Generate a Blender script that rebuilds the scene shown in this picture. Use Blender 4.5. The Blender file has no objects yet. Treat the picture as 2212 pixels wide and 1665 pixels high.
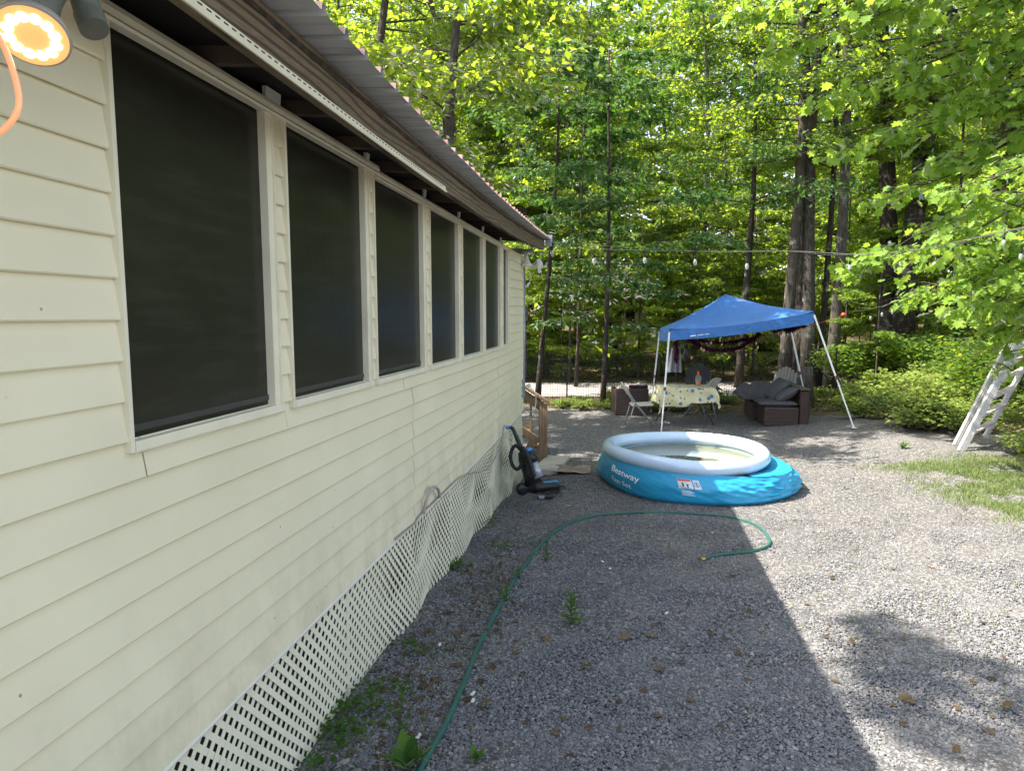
import bpy, math, random
import numpy as np
from mathutils import Vector, Matrix, noise as mn
random.seed(7); RNG = np.random.default_rng(7)
PI = math.pi
SC = bpy.context.scene; C = SC.collection
# ---------------------------------------------------------------- camera, sky, sun, exposure
CZ = 2.03
YAW = math.radians(7.92); PITCH = math.radians(6.5); FPX = 1535.0
cd = bpy.data.cameras.new('camera'); cam = bpy.data.objects.new('camera', cd); C.objects.link(cam)
cd.sensor_width = 36; cd.lens = 36*FPX/2212; cd.clip_start = .05; cd.clip_end = 600
cam.location = (0, 0, CZ); cam.rotation_euler = (PI/2-PITCH, 0, YAW); SC.camera = cam
SUN_EL = math.radians(54); SUN_DIR = Vector((-.985*math.cos(SUN_EL), -.17*math.cos(SUN_EL), math.sin(SUN_EL)))
w = bpy.data.worlds.new('World'); SC.world = w; w.use_nodes = True
nt = w.node_tree; bg = nt.nodes['Background']; sk = nt.nodes.new('ShaderNodeTexSky'); sk.sky_type = 'NISHITA'; sk.sun_disc = False
sk.sun_elevation = SUN_EL; sk.sun_rotation = math.atan2(SUN_DIR.x, SUN_DIR.y); sk.air_density = .8; sk.dust_density = 1.6; sk.ozone_density = .3
hs0 = nt.nodes.new('ShaderNodeHueSaturation'); hs0.inputs['Saturation'].default_value = .62; nt.links.new(sk.outputs[0], hs0.inputs['Color']); nt.links.new(hs0.outputs[0], bg.inputs[0]); bg.inputs[1].default_value = .15
sd = bpy.data.lights.new('sun', 'SUN'); sd.energy = 4.5; sd.angle = math.radians(.55); sd.color = (1, .915, .80)
so = bpy.data.objects.new('sun', sd); C.objects.link(so); so.rotation_euler = SUN_DIR.to_track_quat('Z', 'Y').to_euler()
SC.view_settings.view_transform = 'Standard'; SC.view_settings.look = 'None'; SC.view_settings.gamma = 1
SC.view_settings.exposure = 1.9
SC.view_settings.use_curve_mapping = False
SC.cycles.use_denoising = True; SC.cycles.max_bounces = 6; SC.cycles.transparent_max_bounces = 8; SC.cycles.sample_clamp_indirect = 6

# ---------------------------------------------------------------- terrain
def sstep(a, b, x):
    t = np.clip((x-a)/(b-a), 0, 1); return t*t*(3-2*t)
def gz(x, y):
    z = np.interp(y, [0, 3, 8, 40, 90], [0, 0, -.30, -.34, 1.0])
    z = z + .2*sstep(2.8, 5.2, x)*sstep(8.5, 12, y)*(1-sstep(13.8, 15.5, y)*.6)
    z = z - .2*np.exp(-(((x+1.35)/.45)**2 + ((y-10.1)/1.3)**2))
    z = z + .25*sstep(5.5, 9, x)*sstep(3, 8, y)
    return z
def G(x, y, h=0): return Vector((x, y, float(gz(x, y))+h))
# design helper: the place at distance d (metres ahead) seen at this spot of the photo
_F = Vector((-math.sin(YAW)*math.cos(PITCH), math.cos(YAW)*math.cos(PITCH), -math.sin(PITCH)))
_R = Vector((math.cos(YAW), math.sin(YAW), 0)); _U = _R.cross(_F)
def at(px, py, d): return Vector((0, 0, CZ))+(_F+_R*((px-1106)/FPX)-_U*((py-832.5)/FPX))*d
def on_ground(px, py, h=0):
    v = _F+_R*((px-1106)/FPX)-_U*((py-832.5)/FPX); z = -.3
    for i in range(40):
        t = (z+h-CZ)/v.z; z = float(gz(v.x*t, v.y*t))
    return Vector((v.x*t, v.y*t, z+h))

# ---------------------------------------------------------------- helpers
def tag(o, label=None, cat=None, group=None, kind=None):
    if label: o['label'] = label
    if cat: o['category'] = cat
    if group: o['group'] = group
    if kind: o['kind'] = kind
    return o
def thing(name, label, cat, loc=(0, 0, 0), rz=0, group=None):
    o = bpy.data.objects.new(name, None); C.objects.link(o); o.location = loc; o.rotation_euler = (0, 0, rz)
    o.empty_display_size = .1
    return tag(o, label, cat, group)
def link(name, me, parent=None, mat=None):
    o = bpy.data.objects.new(name, me); C.objects.link(o)
    if mat is not None and len(me.materials) == 0: me.materials.append(mat)
    if parent is not None: o.parent = parent
    return o
def rot(a, b, c): return Matrix.Rotation(c, 3, 'Z') @ Matrix.Rotation(b, 3, 'Y') @ Matrix.Rotation(a, 3, 'X')
class MB:
    def __init__(s): s.v = []; s.f = []; s.m = []
    def add(s, vs, fs, mi=0):
        n = len(s.v); s.v += [tuple(v) for v in vs]; s.f += [tuple(n+i for i in f) for f in fs]; s.m += [mi]*len(fs); return s
    def box(s, c, d, R=None, mi=0, bev=0):
        c = Vector(c); x, y, z = d[0]/2, d[1]/2, d[2]/2; vs = []
        if bev <= 0:
            for a in (-1, 1):
                for b in (-1, 1):
                    for e in (-1, 1): vs.append(Vector((a*x, b*y, e*z)))
            fs = [(0, 1, 3, 2), (4, 6, 7, 5), (0, 4, 5, 1), (2, 3, 7, 6), (0, 2, 6, 4), (1, 5, 7, 3)]
        else:
            b_ = min(bev, x*.9, y*.9, z*.9); ring = []
            for (zz, ins) in ((-z, b_), (-z+b_, 0), (z-b_, 0), (z, b_)):
                k = len(vs); X, Y = x-ins, y-ins; q = b_*.6 if ins == 0 else b_*.5
                for (sx, sy) in ((1, 1), (-1, 1), (-1, -1), (1, -1)):
                    p = [(sx*X, sy*(Y-q)), (sx*(X-q), sy*Y)]
                    if sx*sy < 0: p.reverse()
                    for (u, v) in p: vs.append(Vector((u, v, zz)))
                ring.append(k)
            fs = [tuple(range(7, -1, -1)), tuple(range(24, 32))]
            for r in range(3):
                for i in range(8): fs.append((ring[r]+i, ring[r]+(i+1) % 8, ring[r+1]+(i+1) % 8, ring[r+1]+i))
        if R is not None: vs = [R @ v for v in vs]
        return s.add([v+c for v in vs], fs, mi)
    def bar(s, a, b, wd, th, mi=0, up=(0, 0, 1)):
        a = Vector(a); b = Vector(b); d = (b-a); L = d.length; d.normalize(); u = Vector(up)
        if abs(d.dot(u)) > .98: u = Vector((1, 0, 0))
        sx = d.cross(u).normalized(); uz = sx.cross(d)
        R = Matrix((sx, d, uz)).transposed()
        return s.box((a+b)/2, (wd, L, th), R, mi)
    def tube(s, pts, r, n=8, mi=0, caps=True, closed=False):
        pts = [Vector(p) for p in pts]; N = len(pts); rs = r if isinstance(r, (list, tuple)) else [r]*N
        vs = []; pu = None
        for i, p in enumerate(pts):
            if closed: t = pts[(i+1) % N]-pts[i-1]
            else: t = pts[min(i+1, N-1)]-pts[max(i-1, 0)]
            t.normalize()
            if pu is None:
                u = Vector((0, 0, 1)) if abs(t.z) < .9 else Vector((1, 0, 0))
            else: u = pu
            u = (u-t*u.dot(t)).normalized(); pu = u; v = t.cross(u)
            for k in range(n):
                a = 2*PI*k/n; vs.append(p+(u*math.cos(a)+v*math.sin(a))*rs[i])
        fs = []
        for i in range(N if closed else N-1):
            for k in range(n):
                j = (i+1) % N
                fs.append((i*n+k, i*n+(k+1) % n, j*n+(k+1) % n, j*n+k))
        if caps and not closed: fs += [tuple(range(n-1, -1, -1)), tuple((N-1)*n+k for k in range(n))]
        return s.add(vs, fs, mi)
    def lathe(s, c, prof, n=20, R=None, mi=0):
        c = Vector(c); vs = []
        for (r, z) in prof:
            for k in range(n):
                a = 2*PI*k/n; v = Vector((r*math.cos(a), r*math.sin(a), z)); vs.append((R @ v if R is not None else v)+c)
        fs = []
        for i in range(len(prof)-1):
            for k in range(n): fs.append((i*n+k, i*n+(k+1) % n, (i+1)*n+(k+1) % n, (i+1)*n+k))
        if prof[0][0] > 1e-4: fs.append(tuple(range(n-1, -1, -1)))
        if prof[-1][0] > 1e-4: fs.append(tuple((len(prof)-1)*n+k for k in range(n)))
        return s.add(vs, fs, mi)
    def grid(s, fn, nu, nv, mi=0, wrap=False):
        vs = [fn(i/nu, j/nv) for i in range(nu+(0 if wrap else 1)) for j in range(nv+1)]; fs = []; W = nv+1
        M = nu if wrap else nu
        for i in range(M):
            i2 = (i+1) % nu if wrap else i+1
            for j in range(nv): fs.append((i*W+j, i2*W+j, i2*W+j+1, i*W+j+1))
        return s.add(vs, fs, mi)
    def mesh(s, name, mats, smooth=False):
        me = bpy.data.meshes.new(name); me.from_pydata(s.v, [], s.f)
        for m in (mats if isinstance(mats, (list, tuple)) else [mats]): me.materials.append(m)
        me.polygons.foreach_set('material_index', s.m)
        if smooth is True: me.polygons.foreach_set('use_smooth', [True]*len(s.f))
        elif smooth: 
            me.polygons.foreach_set('use_smooth', [True]*len(s.f)); me.set_sharp_from_angle(angle=smooth)
        me.update(); return me
    def build(s, name, mats, parent=None, smooth=False): return link(name, s.mesh(name, mats, smooth), parent)
def MBx(*a, **k): return MB().box(*a, **k)
def smooth_path(pts, n=6):
    pts = [Vector(p) for p in pts]; out = []
    for i in range(len(pts)-1):
        p0 = pts[max(i-1, 0)]; p1 = pts[i]; p2 = pts[i+1]; p3 = pts[min(i+2, len(pts)-1)]
        for k in range(n):
            t = k/n; out.append(.5*((2*p1)+(p2-p0)*t+(2*p0-5*p1+4*p2-p3)*t*t+(3*p1-p0-3*p2+p3)*t**3))
    out.append(pts[-1]); return out
def copy_tree(o, parent=None, **kw):
    c = o.copy(); C.objects.link(c)
    if parent is not None: c.parent = parent
    for ch in list(o.children): copy_tree(ch, c)
    return c

# ---------------------------------------------------------------- materials
def hexl(c): return tuple(c)+(1,)
class NM:
    def __init__(s, name):
        s.m = bpy.data.materials.new(name); s.m.use_nodes = True; s.t = s.m.node_tree; s.b = s.t.nodes['Principled BSDF']; s.co = None
    def n(s, ty, **k):
        q = s.t.nodes.new('ShaderNode'+ty)
        for a, v in k.items():
            if a.startswith('i_'): q.inputs[int(a[2:]) if a[2:].isdigit() else a[2:].replace('_', ' ')].default_value = v
            else: setattr(q, a, v)
        return q
    def l(s, a, b): s.t.links.new(a, b)
    def coord(s, kind='Object', scale=(1, 1, 1)):
        tc = s.n('TexCoord'); mp = s.n('Mapping'); mp.inputs['Scale'].default_value = scale; s.l(tc.outputs[kind], mp.inputs[0]); return mp.outputs[0]
    def noise(s, sc, det=4, v=None, rough=.5, dist=0):
        q = s.n('TexNoise'); q.inputs['Scale'].default_value = sc; q.inputs['Detail'].default_value = det; q.inputs['Roughness'].default_value = rough
        q.inputs['Distortion'].default_value = dist
        if v is not None: s.l(v, q.inputs['Vector'])
        return q.outputs[0]
    def ramp(s, f, stops):
        q = s.n('ValToRGB'); e = q.color_ramp.elements
        while len(e) < len(stops): e.new(.5)
        for i, (p, c) in enumerate(stops): e[i].position = p; e[i].color = hexl(c)
        s.l(f, q.inputs[0]); return q.outputs[0]
    def mix(s, f, a, b, mode='MIX'):
        q = s.n('MixRGB'); q.blend_type = mode
        for i, x in ((0, f), (1, a), (2, b)):
            if hasattr(x, 'links'): s.l(x, q.inputs[i])
            elif i == 0: q.inputs[0].default_value = x
            else: q.inputs[i].default_value = hexl(x)
        return q.outputs[0]
    def bump(s, h, st=.3, d=.01):
        q = s.n('Bump'); q.inputs['Strength'].default_value = st; q.inputs['Distance'].default_value = d; s.l(h, q.inputs['Height'])
        s.l(q.outputs[0], s.b.inputs['Normal']); return q
    def col(s, c):
        if hasattr(c, 'links'): s.l(c, s.b.inputs['Base Color'])
        else: s.b.inputs['Base Color'].default_value = hexl(c)
    def set(s, **k):
        for a, v in k.items(): s.b.inputs[a.replace('_', ' ')].default_value = v
        return s
def simple(name, c, rough=.6, var=.12, sc=8, metal=0, bump=0, spec=.4, kind='Object', bsc=60):
    q = NM(name); v = q.coord(kind); nz = q.noise(sc, 5, v)
    a = tuple(x*(1-var) for x in c); b = tuple(min(1, x*(1+var)) for x in c)
    q.col(q.ramp(nz, [(.3, a), (.7, b)])); q.set(Roughness=rough, Metallic=metal, Specular_IOR_Level=spec)
    if bump: q.bump(q.noise(bsc, 4, v), bump, .005)
    return q.m
M = {}
def siding_mat():
    q = NM('cream_siding'); v = q.coord('Object'); g = q.coord('Object', (1, 2.5, 60))
    base = q.ramp(q.noise(1.3, 4, v), [(.3, (.70, .635, .44)), (.7, (.775, .71, .50))])
    # grime specks, scattered
    sp = q.n('TexVoronoi'); sp.inputs['Scale'].default_value = 11; q.l(v, sp.inputs['Vector'])
    msk = q.ramp(sp.outputs['Distance'], [(.035, (1, 1, 1)), (.055, (0, 0, 0))])
    gate = q.ramp(q.noise(2.1, 2, v), [(.50, (0, 0, 0)), (.56, (1, 1, 1))])
    f = q.mix(1, msk, gate, 'MULTIPLY')
    sz = q.n('SeparateXYZ'); q.l(v, sz.inputs[0]); mr = q.n('MapRange'); mr.inputs['From Min'].default_value = .55; mr.inputs['From Max'].default_value = 1.15; mr.inputs['To Min'].default_value = .55; mr.inputs['To Max'].default_value = .0
    q.l(sz.outputs[2], mr.inputs[0]); gn = q.ramp(q.noise(5, 6, q.coord('Object', (1, 1, .7)), .7), [(.42, (0, 0, 0)), (.7, (1, 1, 1))]); gm_ = q.n('Math', operation='MULTIPLY'); q.l(mr.outputs[0], gm_.inputs[0]); q.l(gn, gm_.inputs[1])
    base = q.mix(gm_.outputs[0], base, (.40, .36, .23)); blot = q.ramp(q.noise(.7, 5, v, .65), [(.5, (0, 0, 0)), (.8, (.25, .25, .25))]); base = q.mix(blot, base, (.50, .46, .33))
    q.col(q.mix(f, base, (.16, .13, .08)))
    q.set(Roughness=.5, Specular_IOR_Level=.35)
    q.bump(q.noise(3, 5, g, .6), .22, .002)
    return q.m
M['siding'] = siding_mat()
M['trim'] = simple('cream_trim', (.72, .67, .50), .45, .08, 5)
M['white'] = simple('white_vinyl', (.66, .64, .56), .45, .07, 6, bump=.03)
def lattice_mat():
    q = NM('lattice_vinyl'); v = q.coord('Object'); 
    f = q.ramp(q.noise(4, 6, v, .65), [(.35, (.72, .68, .50)), (.6, (.76, .725, .55)), (.8, (.60, .56, .38))])
    q.col(f); q.set(Roughness=.55); return q.m
M['lattice'] = lattice_mat()
def wood(name, c1, c2, axis='y', sc=1.0, knots=True, rough=.8):
    q = NM(name); s = {'y': (9*sc, .9*sc, 9*sc), 'x': (.55*sc, 9*sc, 9*sc), 'z': (9*sc, 9*sc, .55*sc)}[axis]
    v = q.coord('Object', s); n1 = q.noise(1.2, 3, v, .5, .6)
    wv = q.n('TexWave'); wv.wave_type = 'BANDS'; wv.bands_direction = 'Z' if axis != 'z' else 'X'
    wv.inputs['Scale'].default_value = 1.1; wv.inputs['Distortion'].default_value = 15; wv.inputs['Detail'].default_value = 3; wv.inputs['Detail Scale'].default_value = .6
    q.l(v, wv.inputs['Vector'])
    c = q.mix(n1, c1, c2); c = q.mix(q.ramp(wv.outputs['Fac'], [(.0, (.95, .95, .95)), (.45, (0, 0, 0))]), c, tuple(x*.45 for x in c1))
    fine = q.noise(14, 4, v, .7); c = q.mix(q.ramp(fine, [(.35, (.5, .5, .5)), (.6, (0, 0, 0))]), c, tuple(x*.55 for x in c1))
    if knots:
        kv = q.coord('Object', (1.2, 1.0, 3.2)); vo = q.n('TexVoronoi'); vo.inputs['Scale'].default_value = 1.6; q.l(kv, vo.inputs['Vector'])
        c = q.mix(q.ramp(vo.outputs['Distance'], [(.05, (1, 1, 1)), (.1, (0, 0, 0))]), c, tuple(x*.25 for x in c1))
    q.col(c); q.set(Roughness=rough, Specular_IOR_Level=.2); q.bump(fine, .5, .004); return q.m
M['beam'] = wood('weathered_beam', (.13, .095, .06), (.25, .195, .13))
M['rafter'] = simple('rafter_wood', (.075, .055, .038), .9, .35, 5)
M['stairwood'] = wood('stair_wood', (.26, .17, .10), (.38, .27, .17), 'z', knots=False)
def metal_roof():
    q = NM('roof_metal_under'); v = q.coord('Object'); n = q.noise(3, 6, v, .6); st = q.noise(2, 4, q.coord('Object', (1, 14, 1)), .6)
    c = q.mix(n, (.36, .365, .37), (.48, .485, .49)); c = q.mix(q.ramp(st, [(.55, (0, 0, 0)), (.72, (.8, .8, .8))]), c, (.13, .12, .12))
    q.col(c); q.set(Roughness=.55, Metallic=.15); return q.m
M['roof'] = metal_roof()
M['roof_top'] = simple('roof_red_paint', (.26, .13, .11), .5, .4, 1.2)
M['roof_edge'] = simple('roof_rusty_edge', (.36, .27, .24), .6, .3, 3)
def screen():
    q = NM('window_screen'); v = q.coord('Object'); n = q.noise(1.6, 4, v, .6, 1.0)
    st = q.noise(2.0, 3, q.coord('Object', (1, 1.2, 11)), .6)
    c = q.mix(n, (.015, .0145, .010), (.027, .026, .018)); c = q.mix(q.ramp(st, [(.5, (0, 0, 0)), (.75, (.5, .5, .5))]), c, (.044, .043, .033))  # pale streaks paint a faint reflection and curtain look
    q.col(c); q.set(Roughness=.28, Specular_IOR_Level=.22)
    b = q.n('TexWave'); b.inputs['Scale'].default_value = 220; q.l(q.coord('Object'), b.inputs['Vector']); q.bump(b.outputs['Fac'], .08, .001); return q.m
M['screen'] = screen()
M['dark'] = simple('interior_shade_black', (.02, .017, .014), .9)  # near-black colour stands in for shade inside the house and its hollows
M['felt'] = simple('rotten_felt', (.045, .036, .028), 1, .6, 20, bump=.8, bsc=40)
M['greyplastic'] = simple('grey_green_plastic', (.11, .112, .085), .5, .15, 20)
M['black'] = simple('black_plastic', (.012, .012, .013), .35, .2, 10)
M['blackrub'] = simple('black_rubber', (.015, .015, .015), .6, .2, 10)
M['blueplastic'] = simple('blue_plastic', (.05, .22, .5), .35)
M['silver'] = simple('silver_plastic', (.35, .37, .40), .3, .1, 9, metal=.3)
M['hose'] = simple('hose_green', (.024, .105, .082), .42, .18, 5)
M['brass'] = simple('brass', (.55, .36, .12), .35, .2, 20, metal=.9)
M['aluminium'] = simple('ladder_paint', (.50, .49, .48), .45, .12, 9)
M['ladderstep'] = simple('ladder_step', (.42, .36, .33), .7, .2, 9)
M['legwhite'] = simple('white_steel', (.78, .78, .76), .35, .05)
M['tan'] = simple('tan_plastic', (.50, .45, .38), .5, .1)
M['tansteel'] = simple('grey_steel', (.30, .29, .27), .4, .1, metal=.3)
M['darksteel'] = simple('dark_steel', (.06, .06, .06), .45, .1)
M['cushion'] = simple('grey_cushion', (.085, .082, .088), .95, .12, 6, bump=.25, bsc=300)
def wicker():
    q = NM('brown_wicker'); v = q.coord('Object')
    b = q.n('TexWave'); b.wave_type = 'BANDS'; b.bands_direction = 'Z'; b.inputs['Scale'].default_value = 8; b.inputs['Distortion'].default_value = 1.2; b.inputs['Detail Scale'].default_value = 3; q.l(v, b.inputs['Vector'])
    br = q.n('TexBrick'); br.inputs['Scale'].default_value = 9; br.inputs['Mortar Size'].default_value = .012
    n = q.noise(25, 4, v, .7)
    c = q.mix(n, (.028, .013, .010), (.10, .052, .038)); c = q.mix(q.ramp(b.outputs['Fac'], [(.15, (1, 1, 1)), (.4, (0, 0, 0))]), c, (.012, .008, .008))
    q.col(c); q.set(Roughness=.5); q.bump(b.outputs['Fac'], .7, .01); return q.m
M['wicker'] = wicker()
def leafmat(name, c1, c2, t1, t2, tr=.45, rough=.42):
    q = NM(name); q.t.nodes.remove(q.b); out = [n for n in q.t.nodes if n.type == 'OUTPUT_MATERIAL'][0]
    at_ = q.n('Attribute'); at_.attribute_name = 'tone'; f = at_.outputs['Fac']
    oi = q.n('ObjectInfo')
    c = q.mix(f, c1, c2); hs = q.n('HueSaturation'); q.l(c, hs.inputs['Color'])
    mr = q.n('MapRange'); mr.inputs['To Min'].default_value = .78; mr.inputs['To Max'].default_value = 1.22; q.l(oi.outputs['Random'], mr.inputs[0]); q.l(mr.outputs[0], hs.inputs['Value'])
    d = q.n('BsdfDiffuse'); q.l(hs.outputs[0], d.inputs[0])
    tcol = q.mix(f, t1, t2); t = q.n('BsdfTranslucent'); q.l(tcol, t.inputs[0])
    mx = q.n('MixShader'); mx.inputs[0].default_value = tr; q.l(d.outputs[0], mx.inputs[1]); q.l(t.outputs[0], mx.inputs[2])
    g = q.n('BsdfGlossy'); g.inputs['Roughness'].default_value = rough; g.inputs[0].default_value = (.8, .85, .8, 1)
    m2 = q.n('MixShader'); fr = q.n('Fresnel'); fr.inputs[0].default_value = 1.14; q.l(fr.outputs[0], m2.inputs[0])
    q.l(mx.outputs[0], m2.inputs[1]); q.l(g.outputs[0], m2.inputs[2]); q.l(m2.outputs[0], out.inputs[0]); return q.m
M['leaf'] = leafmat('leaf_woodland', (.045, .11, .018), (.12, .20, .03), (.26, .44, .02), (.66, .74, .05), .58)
M['leafshade'] = leafmat('leaf_in_shade', (.026, .080, .020), (.055, .12, .026), (.08, .22, .02), (.22, .38, .03), .42)  # shaded copy of the leaf, the shade put into its colours
M['leaffresh'] = leafmat('leaf_fresh', (.11, .21, .035), (.20, .30, .055), (.30, .50, .04), (.58, .70, .08), .52)
M['leafbush'] = leafmat('leaf_bush', (.11, .18, .035), (.22, .27, .06), (.34, .46, .06), (.58, .62, .10), .45)
M['weed'] = leafmat('leaf_weed', (.04, .11, .02), (.09, .17, .03), (.12, .30, .03), (.25, .40, .05), .35)
M['grass'] = leafmat('grass_blades', (.09, .15, .045), (.22, .25, .10), (.2, .3, .06), (.36, .4, .13), .35)
M['dry'] = leafmat('dry_leaf', (.07, .045, .026), (.16, .115, .065), (.16, .08, .03), (.3, .2, .08), .2, .6)
def bark(name, a, b):
    q = NM(name); v = q.coord('Object', (14, 14, 2.2)); n = q.noise(2.2, 6, v, .65, .4); v2 = q.coord('Object'); li = q.noise(3.2, 5, v2, .6)
    c = q.mix(q.ramp(n, [(.35, (0, 0, 0)), (.65, (1, 1, 1))]), a, b); c = q.mix(q.ramp(li, [(.56, (0, 0, 0)), (.66, (.7, .7, .7))]), c, (.24, .26, .21))
    q.col(c); q.set(Roughness=.95, Specular_IOR_Level=.1); q.bump(n, .9, .03); return q.m
M['bark'] = bark('bark_grey', (.035, .030, .025), (.115, .10, .086))
M['barkdark'] = bark('bark_dark', (.025, .02, .017), (.075, .06, .05))

# ---------------------------------------------------------------- ground
def ground_sheet():
    xs = np.concatenate([np.linspace(-90, -8, 18), np.linspace(-7, 10, 69), np.linspace(11, 90, 18)])
    ys = np.concatenate([np.linspace(-60, -3, 12), np.linspace(-2, 20, 89), np.linspace(21, 60, 30), np.linspace(65, 160, 10)])
    X, Y = np.meshgrid(xs, ys, indexing='ij'); Z = gz(X, Y)
    rr = np.random.default_rng(3); Z = Z+rr.normal(0, .006, Z.shape)*(np.abs(X) < 12)
    V = np.stack([X, Y, Z], -1).reshape(-1, 3); ny = len(ys)
    F = [(i*ny+j, (i+1)*ny+j, (i+1)*ny+j+1, i*ny+j+1) for i in range(len(xs)-1) for j in range(ny-1)]
    me = bpy.data.meshes.new('ground'); me.from_pydata(V.tolist(), [], F); me.polygons.foreach_set('use_smooth', [True]*len(F)); return me
q = NM('gravel_ground'); v = q.coord('Object')
vo = q.n('TexVoronoi'); vo.inputs['Scale'].default_value = 62; vo.inputs['Randomness'].default_value = 1; q.l(v, vo.inputs['Vector'])
sep = q.n('SeparateColor'); q.l(vo.outputs['Color'], sep.inputs[0])
stone = q.ramp(sep.outputs[0], [(0, (.06, .063, .068)), (.45, (.125, .127, .13)), (.8, (.215, .208, .205)), (1, (.40, .36, .33))])
edge = q.n('TexVoronoi'); edge.feature = 'DISTANCE_TO_EDGE'; edge.inputs['Scale'].default_value = 62; q.l(v, edge.inputs['Vector'])
stone = q.mix(q.ramp(edge.outputs['Distance'], [(.0, (.8, .8, .8)), (.12, (0, 0, 0))]), stone, (.03, .03, .03))
big = q.noise(.9, 4, v); stone = q.mix(q.ramp(big, [(.4, (0, 0, 0)), (.75, (.35, .35, .35))]), stone, (.20, .18, .15))
lt = q.n('TexVoronoi'); lt.inputs['Scale'].default_value = 14; q.l(v, lt.inputs['Vector']); s2 = q.n('SeparateColor'); q.l(lt.outputs['Color'], s2.inputs[0])
litter = q.ramp(s2.outputs[1], [(0, (.06, .04, .025)), (.5, (.14, .09, .055)), (1, (.27, .19, .12))])
litter = q.mix(q.noise(5, 5, v), litter, (.05, .06, .02))
# mask: gravel yard inside an irregular edge
sx = q.n('SeparateXYZ'); q.l(v, sx.inputs[0]); wob = q.noise(.8, 5, v)
def mth(op, a, b=None):
    m = q.n('Math', operation=op)
    for i, x in enumerate((a, b)):
        if x is None: continue
        if hasattr(x, 'links'): q.l(x, m.inputs[i])
        else: m.inputs[i].default_value = x
    return m.outputs[0]
wv = mth('MULTIPLY', mth('SUBTRACT', wob, .5), 1.6)
yy = mth('ADD', sx.outputs[1], mth('MULTIPLY', wv, .6)); xx = mth('ADD', sx.outputs[0], wv)
ymask = mth('LESS_THAN', mth('ADD', yy, mth('MULTIPLY', xx, .12)), 15.9)
# right edge runs from (5.0,15.5) to (6.0,12.5) then out to the right
xmask = mth('LESS_THAN', mth('ADD', xx, mth('MULTIPLY', mth('MAXIMUM', mth('SUBTRACT', yy, 12.0), 0), .42)), 6.6)
near = mth('LESS_THAN', yy, 9.5)
gm = mth('MULTIPLY', ymask, mth('MAXIMUM', xmask, near))
q.col(q.mix(gm, litter, stone)); q.set(Roughness=.9, Specular_IOR_Level=.15)
q.bump(edge.outputs['Distance'], .8, .012)
tag(link('ground', ground_sheet(), None, q.m), kind='structure')

def set_tone(me, fvals):
    a = me.attributes.new('tone', 'FLOAT', 'FACE'); a.data.foreach_set('value', fvals.astype(np.float32))
def np_mesh(name, V, F, mat, tone=None):
    k = F.shape[1]; me = bpy.data.meshes.new(name); me.vertices.add(len(V)); me.vertices.foreach_set('co', V.astype(np.float32).ravel())
    me.loops.add(F.size); me.loops.foreach_set('vertex_index', F.astype(np.int32).ravel()); me.polygons.add(len(F))
    me.polygons.foreach_set('loop_start', np.arange(0, F.size, k, dtype=np.int32)); 
    me.update(calc_edges=True); me.materials.append(mat)
    if tone is not None: set_tone(me, tone)
    return me
# leaf templates in the xy plane, base at origin, tip along +y, length 1
KITE = (np.array([(0, 0, 0), (-.34, .45, .07), (0, 1, -.06), (.34, .45, .07)]), np.array([(0, 3, 2), (0, 2, 1)]))
def lobed(pts, cup=.12):
    half = [(x, y) for x, y in pts]
    V = [(0, 0, 0)]+[(x, y, cup*abs(x)-.10*y*y) for x, y in half]+[(0, 1, -.1)]+[(-x, y, cup*abs(x)-.10*y*y) for x, y in reversed(half)]
    V.append((0, .5, -.03)); c = len(V)-1; n = c; F = [(i, (i+1) % n, c) for i in range(n)]
    return np.array(V, float), np.array(F)
MAPLE = lobed([(.16, .06), (.42, .12), (.30, .30), (.55, .42), (.34, .50), (.42, .72), (.16, .66)])
OAK = lobed([(.05, .12), (.20, .22), (.12, .33), (.34, .45), (.18, .56), (.30, .74), (.13, .80)])
OVAL = lobed([(.14, .15), (.22, .40), (.17, .72)], .15)
def make_leaves(T, pos, dirs, nrm, size):
    tv, tf = T; N = len(pos)
    d = dirs/np.linalg.norm(dirs, axis=1, keepdims=True); n = nrm-(nrm*d).sum(1, keepdims=True)*d; n /= (np.linalg.norm(n, axis=1, keepdims=True)+1e-9)
    s = np.cross(d, n); B = np.stack([s, d, n], 1)*size[:, None, None]
    V = np.einsum('kj,njm->nkm', tv, B)+pos[:, None, :]
    F = tf[None]+(np.arange(N)*len(tv))[:, None, None]
    return V.reshape(-1, 3), F.reshape(-1, tf.shape[1])
def leafcloud(name, T, pos, size, mat, rng, droop=.35, tilt=.45, tonebias=0, outward=None):
    N = len(pos); ang = rng.uniform(0, 2*PI, N); d = np.stack([np.cos(ang), np.sin(ang), -droop+rng.normal(0, .3, N)], 1)
    if outward is not None: d += outward*.8
    n = np.stack([rng.normal(0, tilt, N), rng.normal(0, tilt, N), np.ones(N)], 1); sz = size*rng.uniform(.7, 1.25, N)
    V, F = make_leaves(T, pos, d, n, sz); tone = np.clip(rng.beta(2, 2.4, N)+tonebias, 0, 1)
    return np_mesh(name, V, F, mat, np.repeat(tone, len(T[1])))

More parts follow.
